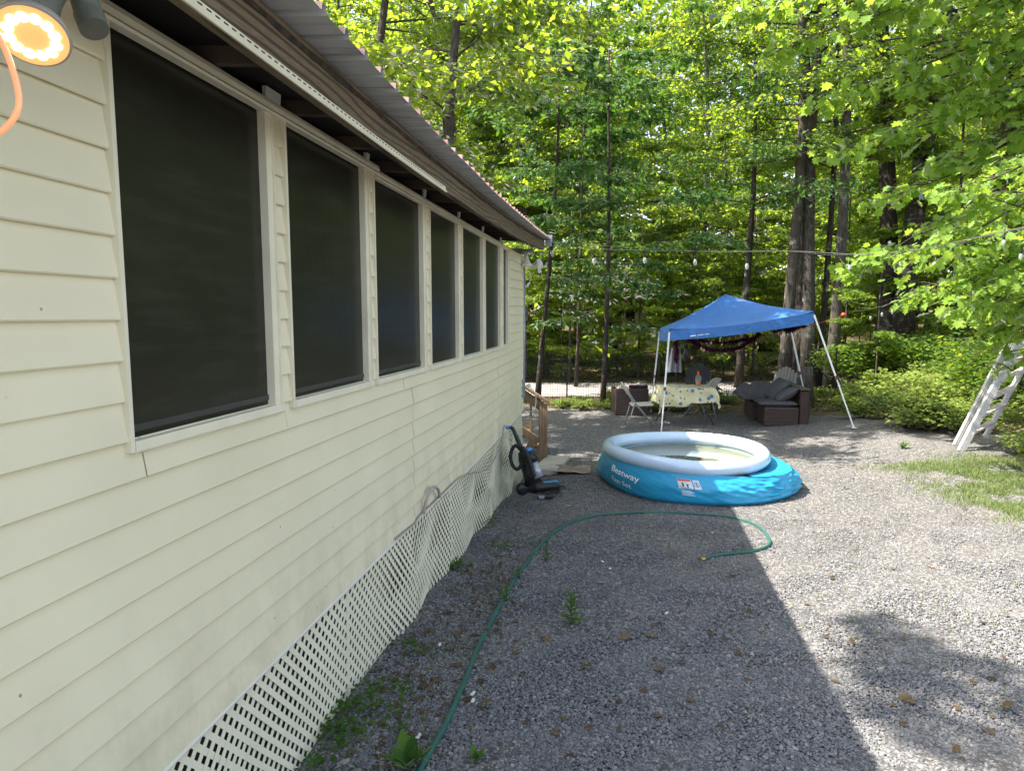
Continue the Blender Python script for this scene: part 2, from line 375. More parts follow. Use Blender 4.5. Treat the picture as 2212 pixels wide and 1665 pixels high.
# ---------------------------------------------------------------- trees
def gen_tree(seed, H, base, R, nleaf, ls, tr, mat, T=KITE, lean=(0, 0), nb=26, flat=.16, fork=0, barkm='bark', top=.75, tone=0, drop=.1):
    rng = np.random.default_rng(seed); tb = MB()
    K = 9; pts = []; ph = rng.uniform(0, 6, 2)
    for i in range(K+1):
        t = i/K; pts.append(Vector((lean[0]*t*H+.03*H*tr*8*math.sin(ph[0]+t*4)*t, lean[1]*t*H+.03*H*tr*8*math.sin(ph[1]+t*5)*t, t*H-.15)))
    rad = [tr*(1.35 if i == 0 else 1.0)*(1-.86*(i/K)**1.15)+.01 for i in range(K+1)]
    tb.tube(pts, rad, 8)
    def trunk(t):
        f = t*K; i = min(int(f), K-1); return pts[i].lerp(pts[i+1], f-i)
    P = []; O = []
    zs = base+(H-base)*np.sort(rng.uniform(0, 1, nb))
    for z in zs:
        t = z/H; p0 = trunk(min(t, .99)); a = rng.uniform(0, 2*PI); q_ = (z-base)/(H-base)
        L = R*(1-max(0, q_-.35)**1.3*top)*(.45+.55*min(1, q_/.2))*rng.uniform(.65, 1.1)
        up = .55*q_+.12-drop; dv = Vector((math.cos(a), math.sin(a), up)).normalized()
        bp = [p0]; cur = p0.copy()
        for k in range(4):
            dv = (dv+Vector((rng.normal(0, .16), rng.normal(0, .16), -.05+rng.normal(0, .07)))).normalized(); cur = cur+dv*L/4; bp.append(cur.copy())
        r0 = max(.008, tr*.30*(1-.6*t)); tb.tube(bp, [r0, r0*.75, r0*.5, r0*.32, r0*.12], 5, caps=False)
        nsub = max(4, int(L*2.4)); share = nleaf/nb/nsub*(L/R)*1.25
        for s_ in range(nsub):
            u = rng.uniform(.22, 1.0)*4; i = min(int(u), 3); c = bp[i].lerp(bp[i+1], u-i)
            a2 = a+rng.normal(0, .9); l2 = L*.32*rng.uniform(.5, 1.2); e = c+Vector((math.cos(a2)*l2, math.sin(a2)*l2, rng.normal(0, .12)*l2))
            if r0 > .012: tb.tube([c, c.lerp(e, .5)+Vector((0, 0, .03*l2)), e], [r0*.28, r0*.18, .004], 4, caps=False)
            n = max(3, int(share)); tt = rng.uniform(.1, 1.15, n)[:, None]; w_ = max(.18, l2*.42)
            off = rng.normal(0, 1, (n, 3))*np.array([w_*.6, w_*.6, w_*flat])
            off[:, 2] -= (off[:, 0]**2+off[:, 1]**2)*.25
            P.append(np.array(c)[None]*(1-tt)+np.array(e)[None]*tt+off); O.append(np.repeat(np.array([[math.cos(a2), math.sin(a2), 0]]), n, 0))
    P = np.concatenate(P); O = np.concatenate(O)
    return tb.mesh('trunk', M[barkm], True), leafcloud('crown', T, P, ls, mat, rng, outward=O, tonebias=tone)
def plant_tree(proto, name, label, x, y, s=1, rz=0, group=None, cat='tree', dz=0):
    o = thing(name, label, cat, G(x, y, dz), rz, group); o.scale = (s, s, s*random.uniform(.95, 1.08))
    a = bpy.data.objects.new('trunk', proto[0]); b = bpy.data.objects.new('crown', proto[1])
    for c in (a, b): C.objects.link(c); c.parent = o
    return o
TALL = [gen_tree(11, 17, 2.5, 4.3, 36000, .16, .19, M['leaf'], nb=54, tone=.05, flat=.24),
        gen_tree(12, 19, 3.5, 4.5, 36000, .16, .22, M['leaf'], nb=54, lean=(.02, .03), flat=.24),
        gen_tree(13, 15, 2.0, 3.9, 32000, .155, .15, M['leaf'], nb=50, lean=(-.04, .02), tone=.12, flat=.22)]
MID = [gen_tree(21, 9.0, 1.3, 2.9, 21000, .135, .070, M['leaf'], nb=36, lean=(.03, .0), tone=.12, flat=.22, top=.5),
       gen_tree(22, 8.0, 1.0, 2.8, 20000, .135, .055, M['leaf'], nb=34, lean=(-.05, .02), tone=.2, flat=.22, top=.5),
       gen_tree(23, 10, 1.8, 3.1, 22000, .135, .085, M['leaf'], nb=38, flat=.24, top=.5)]
SHADE = gen_tree(41, 15.5, 10.5, 2.0, 3800, .16, .16, M['leaf'], nb=22, flat=.3)
SHADE2 = gen_tree(42, 13, 5.5, 3.2, 13500, .16, .16, M['leaf'], nb=30, flat=.28)
SAP = [gen_tree(31, 3.6, .5, 1.3, 3600, .11, .020, M['leaf'], nb=16, tone=.25, flat=.14),
       gen_tree(32, 4.4, .8, 1.5, 4400, .11, .024, M['leaf'], nb=17, tone=.15, flat=.14),
       gen_tree(33, 2.6, .3, 1.1, 2800, .10, .016, M['leaf'], nb=14, tone=.3, flat=.14)]

# ================================================================ HOUSE
_sp = np.array([-1, 1.8, 2.8, 5, 7.5, 10]); _L = np.polyfit(_sp, [1.375, 1.37, 1.338, 1.305, 1.275, 1.262], 3); _D = np.polyfit(_sp, [-.02, .0, .034, .062, .09, .1], 3)
def Lw(s): return float(np.polyval(_L, s))
def Dw(s): return float(np.polyval(_D, s))
def W(s, z, out=0): return Vector((-Lw(s)+out, s, CZ+z-Dw(s)))
_B = np.polyfit([1.85, 4.2, 10], [.712, .672, .757], 2)
def Bz(s): return CZ+float(np.polyval(_B, s))
def Bx(s): return -(1.03-.008*s)
SE = 10.11
house = thing('house', 'cream vinyl sided house wing with dark screened windows and open wooden eave', 'house', (-3.5, 5, 0))
HP = house
_hl = Vector((-3.5, 5, 0))
def hb(mb, name, mats, parent=None, smooth=False, label=None):
    mb.v = [tuple(Vector(v)-_hl) for v in mb.v]; o = mb.build(name, mats, parent or HP, smooth)
    if label: o['label'] = label
    return o
def strip(prof, s0, s1, step=.45, wav=None):
    """sweep a profile of (out, z) points along the wall"""
    m = MB(); n = max(1, int(math.ceil((s1-s0)/step)))
    def fn(u, v):
        s = s0+(s1-s0)*u; o, z = prof[int(round(v*(len(prof)-1)))]
        if wav is not None: z += .0022*mn.noise(Vector((s*1.1, wav*3.7, 0))); o += .0022*(mn.noise(Vector((s*1.6, wav*5.1, 2)))+.6)*(1 if v < .95 else .3)
        return W(s, z, o)
    m.grid(fn, n, len(prof)-1); 
    for s in (s0, s1):
        k = len(m.v); m.v += [tuple(W(s, z, o)) for o, z in prof]; m.f.append(tuple(range(k, k+len(prof)))); m.m.append(0)
    return m
Z0 = -1.408; EX = .1145
wins = [(1.83, 2.666), (2.838, 3.729), (3.879, 4.839), (5.023, 5.902), (6.06, 6.968), (7.088, 8.02), (8.2, 8.6)]
ZT = .765; ZB = -.377
rs = random.Random(5)
def course(k, s0, s1, zt=None):
    z = Z0+EX*k; t = min(z+EX+.006, zt if zt else 9); j = rs.uniform(-.0012, .0012); fr = (t-z)/EX
    o = .019-.016*fr
    hb(strip([(.0035, z+.002), (.015+j, z-.0015), (.0190+j, z+.003), (.0190+j-.001, z+.010), (max(.003, o)+j, t)], s0, s1, .25, k), 'siding_panel', M['siding'], smooth=.6)
for k in range(0, 8):
    for a, b in ((-1.2, 1.0), (1.003, 4.557), (4.561, 7.870), (7.874, SE)): course(k, a, b)
for a, b in ((-1.2, 1.868), (1.872, 2.762), (2.766, 4.36), (4.364, 7.3), (7.304, SE)): course(8, a, b, ZB+.004)
for k in range(9, 20):
    zt = ZT if k == 19 else None
    course(k, -1.2, 1.812, zt)
    for i in range(6):
        course(k, wins[i][1]+.050, wins[i+1][0]-.028, zt)
    course(k, wins[6][1]+.05, SE, zt)
# sheathing behind the siding, end and back walls
sh = MB(); sh.grid(lambda u, v: W(-1.2+(SE+1.2)*u, Z0+.02+(ZT+.02-Z0)*v, -.035), 20, 1)
sh.grid(lambda u, v: W(-1.2+(SE+1.2)*u, Z0+.02+(ZT+.02-Z0)*v, -.10), 20, 1)
hb(sh, 'sheathing', M['dark'])
ew = MB(); c = W(SE, 0, 0)
for k in range(20):
    z = CZ-Dw(SE)+Z0+EX*k
    ew.box(((-7+c.x)/2-.002, SE-.012, z+EX/2), (7+c.x-.01, .012, EX+.004), rot(.12, 0, 0))
hb(ew, 'end_wall', M['siding'])
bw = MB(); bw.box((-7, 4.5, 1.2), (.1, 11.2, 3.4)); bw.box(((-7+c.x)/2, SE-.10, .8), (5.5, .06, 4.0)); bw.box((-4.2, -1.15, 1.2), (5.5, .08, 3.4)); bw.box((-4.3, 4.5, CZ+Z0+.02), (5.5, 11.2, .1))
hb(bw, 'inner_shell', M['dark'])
# corner post, conduit, grey patch
m = MB(); a = W(SE, Z0-.02, .004); b = W(SE, ZT, .004); m.box(((a.x+b.x)/2-.02, SE+.016, (a.z+b.z)/2), (.075, .055, b.z-a.z)); hb(m, 'corner_post', M['trim'])
m = MB(); m.tube([(a.x+.03, SE+.03, b.z-.1), (a.x+.03, SE+.03, a.z+.15)], .012, 8); hb(m, 'conduit', simple('galv', (.35, .37, .42), .4, .1, metal=.5), smooth=True)
m = MB(); m.box((a.x+.02, SE-.03, a.z+.33), (.03, .11, .25), bev=.008); hb(m, 'electrical_box', simple('greybox', (.22, .27, .27), .6))
m = MB(); m.box((a.x+.09, SE+.05, a.z+.36), (.05, .08, .05), bev=.008); m.tube(smooth_path([(a.x+.11, SE+.06, a.z+.34), (a.x+.19, SE+.08, a.z+.22), (a.x+.17, SE+.06, a.z), (a.x+.02, SE+.1, a.z-.02)]), .006, 5)
hb(m, 'outlet_cord', M['white'], smooth=.6)
# windows
for i, (s0, s1) in enumerate(wins):
    wd = MB(); wn = strip([(-.012, ZB-.012), (-.012, ZT)], s0-.01, s1+.01, .2)
    win = hb(wn, 'window', M['screen'])
    fr_ = MB()
    # right hand channel (wide), left J trim
    r = strip([(-.02, ZB-.02), (.020, ZB-.02), (.020, ZT), (-.02, ZT)], s1+.0, s1+.044, 1); hb(r, 'jamb', M['trim'], win)
    r = strip([(.020, ZB-.02), (.029, ZB-.02), (.029, ZT), (.020, ZT)], s1+.041, s1+.049, 1); hb(r, 'jamb_lip', M['trim'], win)
    r = strip([(-.02, ZB-.03), (.028, ZB-.03), (.028, ZT), (-.02, ZT)], s0-.029, s0-.012, 1); hb(r, 'trim_channel', M['trim'], win)
    r = strip([(-.02, ZB-.018), (.006, ZB-.018), (.006, ZT), (-.02, ZT)], s0-.011, s0, 1); hb(r, 'jamb', M['trim'], win)
    r = strip([(-.02, ZB-.034), (.026, ZB-.036), (.030, ZB-.030), (.028, ZB), (-.02, ZB+.003)], s0-.01, s1+.062, .2); hb(r, 'sill', M['trim'], win, smooth=.5)
    if i < 3:
        fm = MB()
        for z in (ZB+.03, ZT-.06):
            r = strip([(-.0115, z-.012), (-.007, z-.010), (-.007, z+.010), (-.0115, z+.012)], s0, s1, .2); fm.v += r.v if not fm.v else []; fm.f += r.f if not fm.f else []; fm.m += r.m if not fm.m else []
        hb(fm, 'screen_bar', M['darkframe'] if 'darkframe' in M else M.setdefault('darkframe', simple('dark_frame', (.04, .04, .035), .5)), win)
# head trim over the windows: two lengths, the second set lower and tucked behind
for a, b, dz in ((-1.2, 3.95, 0), (3.9, 8.75, -.022)):
    e = .004 if dz == 0 else 0
    hb(strip([(.0, .757+dz), (.030+e, .757+dz), (.034+e, .765+dz), (.022+e, .778+dz), (.026+e, .795+dz), (.020+e, .812+dz), (.0, .812+dz)], a, b), 'head_trim', M['trim'], smooth=.4)
# stubs of siding that stand above the trim at each pier
for i in range(6):
    s = (wins[i][1]+wins[i+1][0])/2; wd = .06 if i == 0 else .022
    hb(strip([(.0, .80), (.012, .80), (.018, .86 if i == 0 else .85), (.0, .86 if i == 0 else .85)], s-wd, s+wd, 1), 'siding_offcut', M['white'])
# eave: beam, rafters, felt, roof sheets
def ysweep(prof, s0, s1, step=.35, zf=Bz, xf=Bx):
    m = MB(); n = int((s1-s0)/step)+1; P = len(prof)
    for i in range(n+1):
        s = s0+(s1-s0)*i/n
        for (o, z) in prof: m.v.append((xf(s)+o, s, zf(s)+z))
    for i in range(n):
        for k in range(P): m.f.append((i*P+k, i*P+(k+1) % P, (i+1)*P+(k+1) % P, (i+1)*P+k)); m.m.append(0)
    m.f += [tuple(range(P-1, -1, -1)), tuple(n*P+k for k in range(P))]; m.m += [0, 0]; return m
hb(ysweep([(-.038, 0), (0, 0), (0, .124), (-.038, .124)], -1.0, SE+.02), 'eave_beam', M['beam'], label='weathered grey brown wooden eave beam with open knots')
fr = random.Random(9)
fl = MB(); pts = []
for i in range(140):
    s = -1+i*(SE+1)/139; h = fr.uniform(.0, .010)**1.0; d = fr.uniform(.001, .007)
    pts.append((s, h, d))
for i in range(139):
    s, h, d = pts[i]; s2, h2, d2 = pts[i+1]
    v = [(Bx(s)+d, s, Bz(s)+.123-h), (Bx(s2)+d2, s2, Bz(s2)+.123-h2), (Bx(s2)+.006+d2, s2, Bz(s2)+.133), (Bx(s)+.006+d, s, Bz(s)+.133), (Bx(s)-.01, s, Bz(s)+.1255), (Bx(s2)-.01, s2, Bz(s2)+.1255)]
    fl.add(v, [(0, 1, 2, 3), (0, 4, 5, 1), (4, 3, 2, 5)])
hb(fl, 'roofing_felt', M['felt'])
m = ysweep([(.001, -.006), (.012, -.009), (.014, .001), (.007, .005), (.0055, .024), (.001, .024)], -1.0, 4.25); hb(m, 'soffit_channel', M['trim'], smooth=.4)
m = MB()
for i in range(120):
    s = -.5+i*.0395
    if s < 4.2: m.box((Bx(s)+.0058, s, Bz(s)+.0155), (.0016, .022, .0045))
o = hb(m, 'nail_slot_shade', M['dark']); o['kind'] = 'stuff'  # dark boxes paint the shade inside the open slots
for i in range(-1, 16):
    s = .5+.6*i+.04
    m = MB(); xb = Bx(s)-.04; zb = Bz(s)+.086; SLP = .05; xi = -3.4; zi = zb+(xb-xi)*SLP
    m.add([(x, s+dy, z) for (x, z) in ((xb, zb), (xb, zb+.057), (xi, zi+.057), (xi, zi)) for dy in (-.019, .019)], [(0, 2, 4, 6), (1, 7, 5, 3), (0, 1, 3, 2), (2, 3, 5, 4), (4, 5, 7, 6), (6, 7, 1, 0)]); hb(m, 'rafter', M['rafter'])
hb(MB().grid(lambda u, v: Vector((-3.2, -1+11.1*u, CZ+.6+.5*v)), 1, 1), 'attic_shade_sheet', M['dark'])  # near-black sheet stands in for the unlit attic
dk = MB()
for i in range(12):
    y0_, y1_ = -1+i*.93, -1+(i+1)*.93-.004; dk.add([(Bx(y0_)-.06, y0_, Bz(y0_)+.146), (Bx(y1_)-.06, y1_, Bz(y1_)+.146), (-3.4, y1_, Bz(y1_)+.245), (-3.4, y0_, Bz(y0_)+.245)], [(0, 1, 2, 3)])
hb(dk, 'soffit_shade_sheet', M['dark'])  # near-black sheet added to put soffit shade between the rafters
# sub fascia blocks between wall head and roof: dark sheathing edge
hb(ysweep([(-.034, .134), (.010, .134), (.012, .148), (-.034, .148)], -1.0, SE+.02), 'purlin', M['beam'])
# roof sheets: ribbed metal, grey below, red above
def zroof(x, s): return Bz(s)+.150+(-(x+.86))*.045
RX0 = -.86; pitch = .183
ri = 0; s = -1.02
sheet = 0
while s < SE:
    n = 4; s1 = min(s+n*pitch, SE+.05); m = MB(); prof = []
    ss = s; 
    while ss < s1-.01:
        prof += [(ss, 0), (ss+.010, .024), (ss+.034, .024), (ss+.044, 0)]; ss += pitch
    prof.append((s1+.01, 0)); lift = .0015*(sheet % 2); jx = rs.uniform(-.006, .006)
    X = [RX0+.0+jx, -1.06, -1.6, -3.4, -7.4]
    P = len(prof)
    for x in X:
        for (p, h) in prof: m.v.append((x, p, zroof(x, p)+h+lift+.004))
    for x in X:
        for (p, h) in prof: m.v.append((x+(.004 if x == X[0] else 0), p, zroof(x, p)+h+lift))
    T0 = len(X)*P
    for i in range(len(X)-1):
        for k in range(P-1):
            m.f.append((i*P+k, i*P+k+1, (i+1)*P+k+1, (i+1)*P+k)); m.m.append(1)
            m.f.append((T0+i*P+k, T0+(i+1)*P+k, T0+(i+1)*P+k+1, T0+i*P+k+1)); m.m.append(0)
    for k in range(P-1): m.f.append((k, T0+k, T0+k+1, k+1)); m.m.append(2)
    hb(m, 'roof_sheet', [M['roof'], M['roof_top'], M['roof_edge']]); s = s1; sheet += 1
hb(MB().box((-.89, SE+.04, Bz(SE)+.13), (.10, .02, .16), bev=.004), 'fascia_cap', M['silver'])
# lattice skirting
ZL = Z0-.012
hb(strip([(-.02, ZL-.006), (.020, ZL-.006), (.024, ZL+.002), (.016, ZL+.014), (-.02, ZL+.014)], -1.2, SE), 'skirting_rail', M['white'], smooth=.4)
hb(strip([(-.07, ZL-.02), (-.05, ZL-.02), (-.05, ZL-.16), (-.07, ZL-.16)], -1.2, SE), 'rim_board', M['rafter'])
for (s0, s1) in ((1.15, 3.385), (3.392, 5.58), (5.587, 7.770), (7.783, SE-.03)):
    zt = ZL-.004; sm = (s0+s1)/2
    pn = MB(); 
    for e in (s0+.004, s1-.004):
        pn.box(W(e, (zt-1.0)/2-.35, -.002), (.012, .008, .05))
    panel = hb(strip([(-.004, zt-.012), (.010, zt-.012), (.010, zt), (-.004, zt)], s0, s1), 'lattice_panel', M['lattice'])
    for e in (s0+.004, s1-.004):
        em_ = MB(); zg = float(gz(-Lw(e), e))-CZ+Dw(e)-.03; NN = 8
        def ef(u, v, e=e, zg=zg):
            z = zt+(zg-zt)*u; return W(e+(v-.5)*.014, z, .0032+(.024*math.sin(e*4.4+1)*min(1, max(0, e-2.6))+.010*math.sin(e*7.3))*min(1, (zt-z)*2))
        hb(em_.grid(ef, NN, 1), 'edge_strip', M['lattice'], panel)
    per = .0700
    for d_ in (1, -1):
        zlow = -2.62
        k0 = int((s0-3)/per)-20; 
        for k in range(k0, k0+180):
            c0 = k*per  # line: s = c0 + d_*(z - zt)
            zb_ = lambda s: gz(-Lw(s), s)-CZ+Dw(s)-.04
            # clip
            zz = np.linspace(zt, zlow, 240); sss = c0-d_*(zz-zt)
            ok = [(a_, z_) for a_, z_ in zip(sss, zz) if s0 < a_ < s1 and z_ > zb_(a_)]
            if len(ok) < 3: continue
            (sa, za), (sb, zb2) = ok[0], ok[-1]; h = .0122
            o0, o1 = ((.0014, .0028) if d_ == 1 else (0, .0012))
            vs = []
            dirs_ = Vector((sb-sa, zb2-za)).normalized(); nx = Vector((-dirs_.y, dirs_.x))*h
            for (s_, z_) in ((sa, za), ((sa+sb)/2, (za+zb2)/2), (sb, zb2)):
                bulge = .024*math.sin(s_*4.4+1)*min(1, max(0, s_-2.6))+.010*math.sin(s_*7.3)
                bulge *= min(1, (zt-z_)*2)
                for o_ in (o0, o1):
                    for sg in (-1, 1): vs.append(W(s_+sg*nx.x, z_+sg*nx.y, o_+bulge))
            sl = MB(); fs = []
            for g_ in (0, 4): fs += [(g_, g_+1, g_+5, g_+4), (g_+2, g_+6, g_+7, g_+3), (g_, g_+4, g_+6, g_+2), (g_+1, g_+3, g_+7, g_+5)]
            fs += [(0, 2, 3, 1), (8, 9, 11, 10)]
            sl.add(vs, fs); hb(sl, 'slat', M['lattice'], panel)
hb(MB().grid(lambda u, v: Vector((-2.3, -1.2+11.3*u, -.9+1.6*v)), 1, 1), 'crawlspace_shade_sheet', M['dark'])  # near-black sheet added for the darkness behind the lattice
# cable stapled under the siding edge and the little pipe
m = MB(); cb = [W(s, ZL+.02+(.012*math.sin(s*5)), .03) for s in np.arange(4.1, 4.6, .2)]+[W(s, Z0+.02-.0*s, .03) for s in np.arange(4.6, 5.4, .2)]+[W(5.8, -1.39, .04), W(6.2, -1.44, .06), W(6.7, -1.53, .07), W(7.2, -1.55, .07), W(7.7, -1.46, .06), W(8.1, -1.30, .05)]
m.tube(smooth_path(cb, 3), .006, 6)
cbo = m.build('cable', simple('beige_cable', (.30, .27, .22), .5), None, True); tag(cbo, 'thin beige cable sagging along the top of the white lattice skirting', 'cable')
m = MB(); m.tube(smooth_path([W(4.72, -1.40, .03), W(4.74, -1.30, .05), W(4.86, -1.25, .06), W(5.0, -1.29, .06), W(5.12, -1.38, .04)]), .012, 8)
tag(m.build('drain_hose', simple('pinkish_hose', (.42, .34, .31), .4), None, True), 'short beige hose looped out of the wall above the lattice skirting', 'hose')

# ---------------------------------------------------------------- flood light beside camera
lamp = thing('flood_light', 'twin socket outdoor flood light under the eave with one lit round bulb', 'light', at(150, -60, 1.42))
def lb(mb, name, mat, parent=lamp, smooth=.6):
    mb.v = [tuple(Vector(v)-lamp.location) for v in mb.v]; return mb.build(name, mat, parent, smooth)
pc = at(70, 78, 1.27); back = (at(112, -30, 1.40)-pc).normalized(); nr = -back
# disc normal: faces down and toward the path
vr = (pc-Vector((0, 0, CZ))).normalized(); ru = (_R-vr*_R.dot(vr)).normalized(); uu = ru.cross(vr); nrm = (-vr*.80+(-uu*.90-ru*.44)*.60).normalized(); RM = nrm.to_track_quat('Z', 'Y').to_matrix()
r = .0615
lb(MB().lathe(pc, [(.022, -.085), (.026, -.06), (.04, -.04), (.057, -.018), (r, -.004), (r, .0), (r*.95, .0015)], 40, RM), 'bulb_body', simple('bulb_shell', (.34, .31, .25), .4))
em = NM('warm_lens'); em.set(Emission_Strength=.22); em.col((.5, .3, .12)); em.b.inputs['Emission Color'].default_value = (1, .50, .16, 1)
lens = lb(MB().lathe(pc+nrm*.0018, [(.0001, .001), (r*.93, .0005), (r*.93, -.001)], 40, RM), 'lens', em.m)
em2 = NM('led_glow'); em2.col((1, .9, .7)); em2.set(Emission_Strength=3.0); em2.b.inputs['Emission Color'].default_value = (1, .80, .48, 1)
for k in range(12):
    a = 2*PI*k/12+.15; p = pc+RM @ Vector((math.cos(a)*r*.60, math.sin(a)*r*.60, .003))
    lb(MB().lathe(p, [(.0001, .004), (.0065, .003), (.0098, 0)], 14, RM), 'led', em2.m, lens)
a0 = at(112, 6, 1.34); a1 = at(150, -70, 1.46)
lb(MB().tube([pc-nrm*.075, a1], [.023, .026], 16), 'bulb_neck', M['greyplastic'])
lb(MB().tube([pc-nrm*.058, pc-nrm*.063, pc-nrm*.12, a1], [.030, .034, .034, .022], 20), 'socket', M['greyplastic'])
s0 = at(158, -80, 1.45); s1 = at(191, 30, 1.45); s2 = at(204, 64, 1.44)
lb(MB().tube([s0, s1], [.026, .0265], 20), 'socket', M['greyplastic'])
lb(MB().tube([s1, s1.lerp(s2, .08), s1.lerp(s2, .1), s2, s2-(s2-s1)*.05], [.0265, .0265, .029, .028, .02], 20), 'socket_collar', M['greyplastic'])
lb(MB().box(at(150, -85, 1.5), (.16, .1, .05), bev=.01), 'junction_box', M['greyplastic'])
rp = NM('rope_light'); rp.col((.75, .36, .2)); rp.set(Roughness=.15, Emission_Strength=.16); rp.b.inputs['Emission Color'].default_value = (1, .34, .12, 1)
path = [at(-70, -20, 1.22), at(-25, 40, 1.22), at(8, 100, 1.22), at(30, 160, 1.22), at(41, 215, 1.22), at(32, 252, 1.22), at(0, 286, 1.22), at(-50, 310, 1.22)]
rope = MB().tube(smooth_path(path, 8), .0052, 12).build('rope_light', rp.m, None, True)
tag(rope, 'glowing orange rope light tube curving down beside the lit flood bulb', 'rope light')

# ---------------------------------------------------------------- road beyond the fence
def band(y0, y1, slope, lift):
    m = MB(); m.grid(lambda u, v: (lambda x, y: Vector((x, y, float(gz(x, y))+lift)))(-60+120*u, (y0+(y1-y0)*v)+slope*(-60+120*u)), 60, 3); return m
rd = simple('pale_road', (.27, .25, .245), .9, .25, 3, bump=.3, bsc=80)
tag(band(18.0, 21.2, .139, .03).build('road', rd, None, True), kind='structure')

# ---------------------------------------------------------------- POOL
pool = thing('paddling_pool', 'round blue inflatable pool with pale blue air ring, part filled with murky water', 'pool', (1.0, 9.45, -.3))
PL = pool.location.copy()
def pb(mb, name, mats, smooth=True, parent=pool):
    mb.v = [tuple(Vector(v)-PL) for v in mb.v]; return mb.build(name, mats, parent, smooth)
RC = Vector((.975, 9.36, .135)); RR = .98; TR = .088
from mathutils import noise as mn
def ringp(u, v):
    a = 2*PI*u; b = 2*PI*v; seam = abs((u*24) % 1-.5)*2
    tr = TR*(1-.035*max(0, seam-.88)/.12+.012*math.sin(a*3+1))
    c = RC+Vector((math.cos(a)*RR, math.sin(a)*RR, .018*math.sin(a*2+.6)-.02*math.cos(a-.2)))
    return c+Vector((math.cos(a)*math.cos(b)*tr, math.sin(a)*math.cos(b)*tr, math.sin(b)*tr))
m = MB(); NU = 240; NV = 28
vs = [ringp(i/NU, j/NV) for i in range(NU) for j in range(NV)]
fs = [(i*NV+j, ((i+1) % NU)*NV+j, ((i+1) % NU)*NV+(j+1) % NV, i*NV+(j+1) % NV) for i in range(NU) for j in range(NV)]
q = NM('pale_blue_vinyl'); v = q.coord('Object'); q.col(q.ramp(q.noise(3, 3, v), [(.3, (.48, .62, .78)), (.7, (.54, .68, .82))])); q.set(Roughness=.22, Specular_IOR_Level=.55, Subsurface_Weight=.0)
q.b.inputs['Coat Weight'].default_value = .3
pb(m.add(vs, fs), 'air_ring', q.m)
BC = Vector((1.12, 9.57, 0))
def skirt(u, t, off=0):
    a = 2*PI*u; ca, sa = math.cos(a), math.sin(a)
    rb = 1.265+.035*math.sin(3*a+.4)+.02*math.sin(5*a)
    right = max(0, math.cos(a+.25))**3
    rb += .10*right
    bx, by = BC.x+ca*rb, BC.y+sa*rb; zb = float(gz(bx, by))+.004
    top = ringp(u, 0)-Vector((0, 0, TR*.62)); rt = RR+TR*.55
    tx, ty = RC.x+ca*rt, RC.y+sa*rt; tz = top.z-.0
    # right side: loose slumped liner hangs away from the ring
    loose = max(0, math.cos(a+.38))**4
    tx += ca*.30*loose; ty += sa*.12*loose; tz -= .06*loose
    x = bx+(tx-bx)*t; y = by+(ty-by)*t; z = zb+(tz-zb)*(t**.92)
    bul = math.sin(PI*min(1, t*1.05))*.045*(1-.2*loose)
    x += ca*bul; y += sa*bul
    if t < .08: x -= ca*.03*(1-t/.08); y -= sa*.03*(1-t/.08)
    wr = mn.noise(Vector((a*9+t*7, t*2.2-a*3, 3)))*.014+mn.noise(Vector((a*24-t*9, t*5, 8)))*.004
    wr += loose*mn.noise(Vector((a*10, t*9, 1)))*.05
    wr *= (math.sin(PI*min(1, t*.95+.05))+.25)*(1-.65*max(0, math.cos(a-4.05))**6)
    return Vector((x+ca*(wr+off), y+sa*(wr+off), z+.3*abs(wr)*0+off*.3))
m = MB(); m.grid(lambda u, v: skirt(u, v), 300, 26, wrap=True)
q = NM('blue_pool_vinyl'); v = q.coord('Object'); q.col(q.ramp(q.noise(2.5, 3, v), [(.3, (.018, .29, .50)), (.7, (.026, .34, .57))])); q.set(Roughness=.38, Specular_IOR_Level=.5); q.bump(q.noise(22, 5, v, .6), .35, .01)
M['poolblue'] = q.m
pb(m, 'liner', q.m)
# flap edge on the loose right side
m = MB()
def flap(u, v):
    a = -.95+1.25*u; p = skirt((a/(2*PI)) % 1, 1.0); loose = max(0, math.cos(a+.38))**4
    k = Vector((math.cos(a), math.sin(a), 0)); return p-k*(.33*loose+.02)*v+Vector((0, 0, .035*loose*math.sin(PI*v)+.012*mn.noise(Vector((a*12, v*4, 0)))-.03*v))
pb(m.grid(flap, 60, 6), 'liner_fold', M['poolblue'])
# inner wall + water
wl = NM('murky_water'); wl.col((.17, .18, .12)); wl.set(Roughness=.02, Specular_IOR_Level=.9); wl.bump(wl.noise(3, 2, wl.coord('Object')), .05, .02)
lin = simple('liner_inside', (.30, .42, .48), .4)
m = MB().grid(lambda u, v: RC+Vector((math.cos(2*PI*u)*(RR-TR*.6+.04*v), math.sin(2*PI*u)*(RR-TR*.6+.04*v), -.08-.3*v)), 80, 2, wrap=True)
pb(m, 'inner_wall', lin)
m = MB(); n = 80; vs = [RC+Vector((0, 0, -.10))]+[RC+Vector((math.cos(2*PI*k/n)*(RR-TR*.5), math.sin(2*PI*k/n)*(RR-TR*.5), -.10)) for k in range(n)]
m.add(vs, [(0, 1+k, 1+(k+1) % n) for k in range(n)]); pb(m, 'water', wl.m)
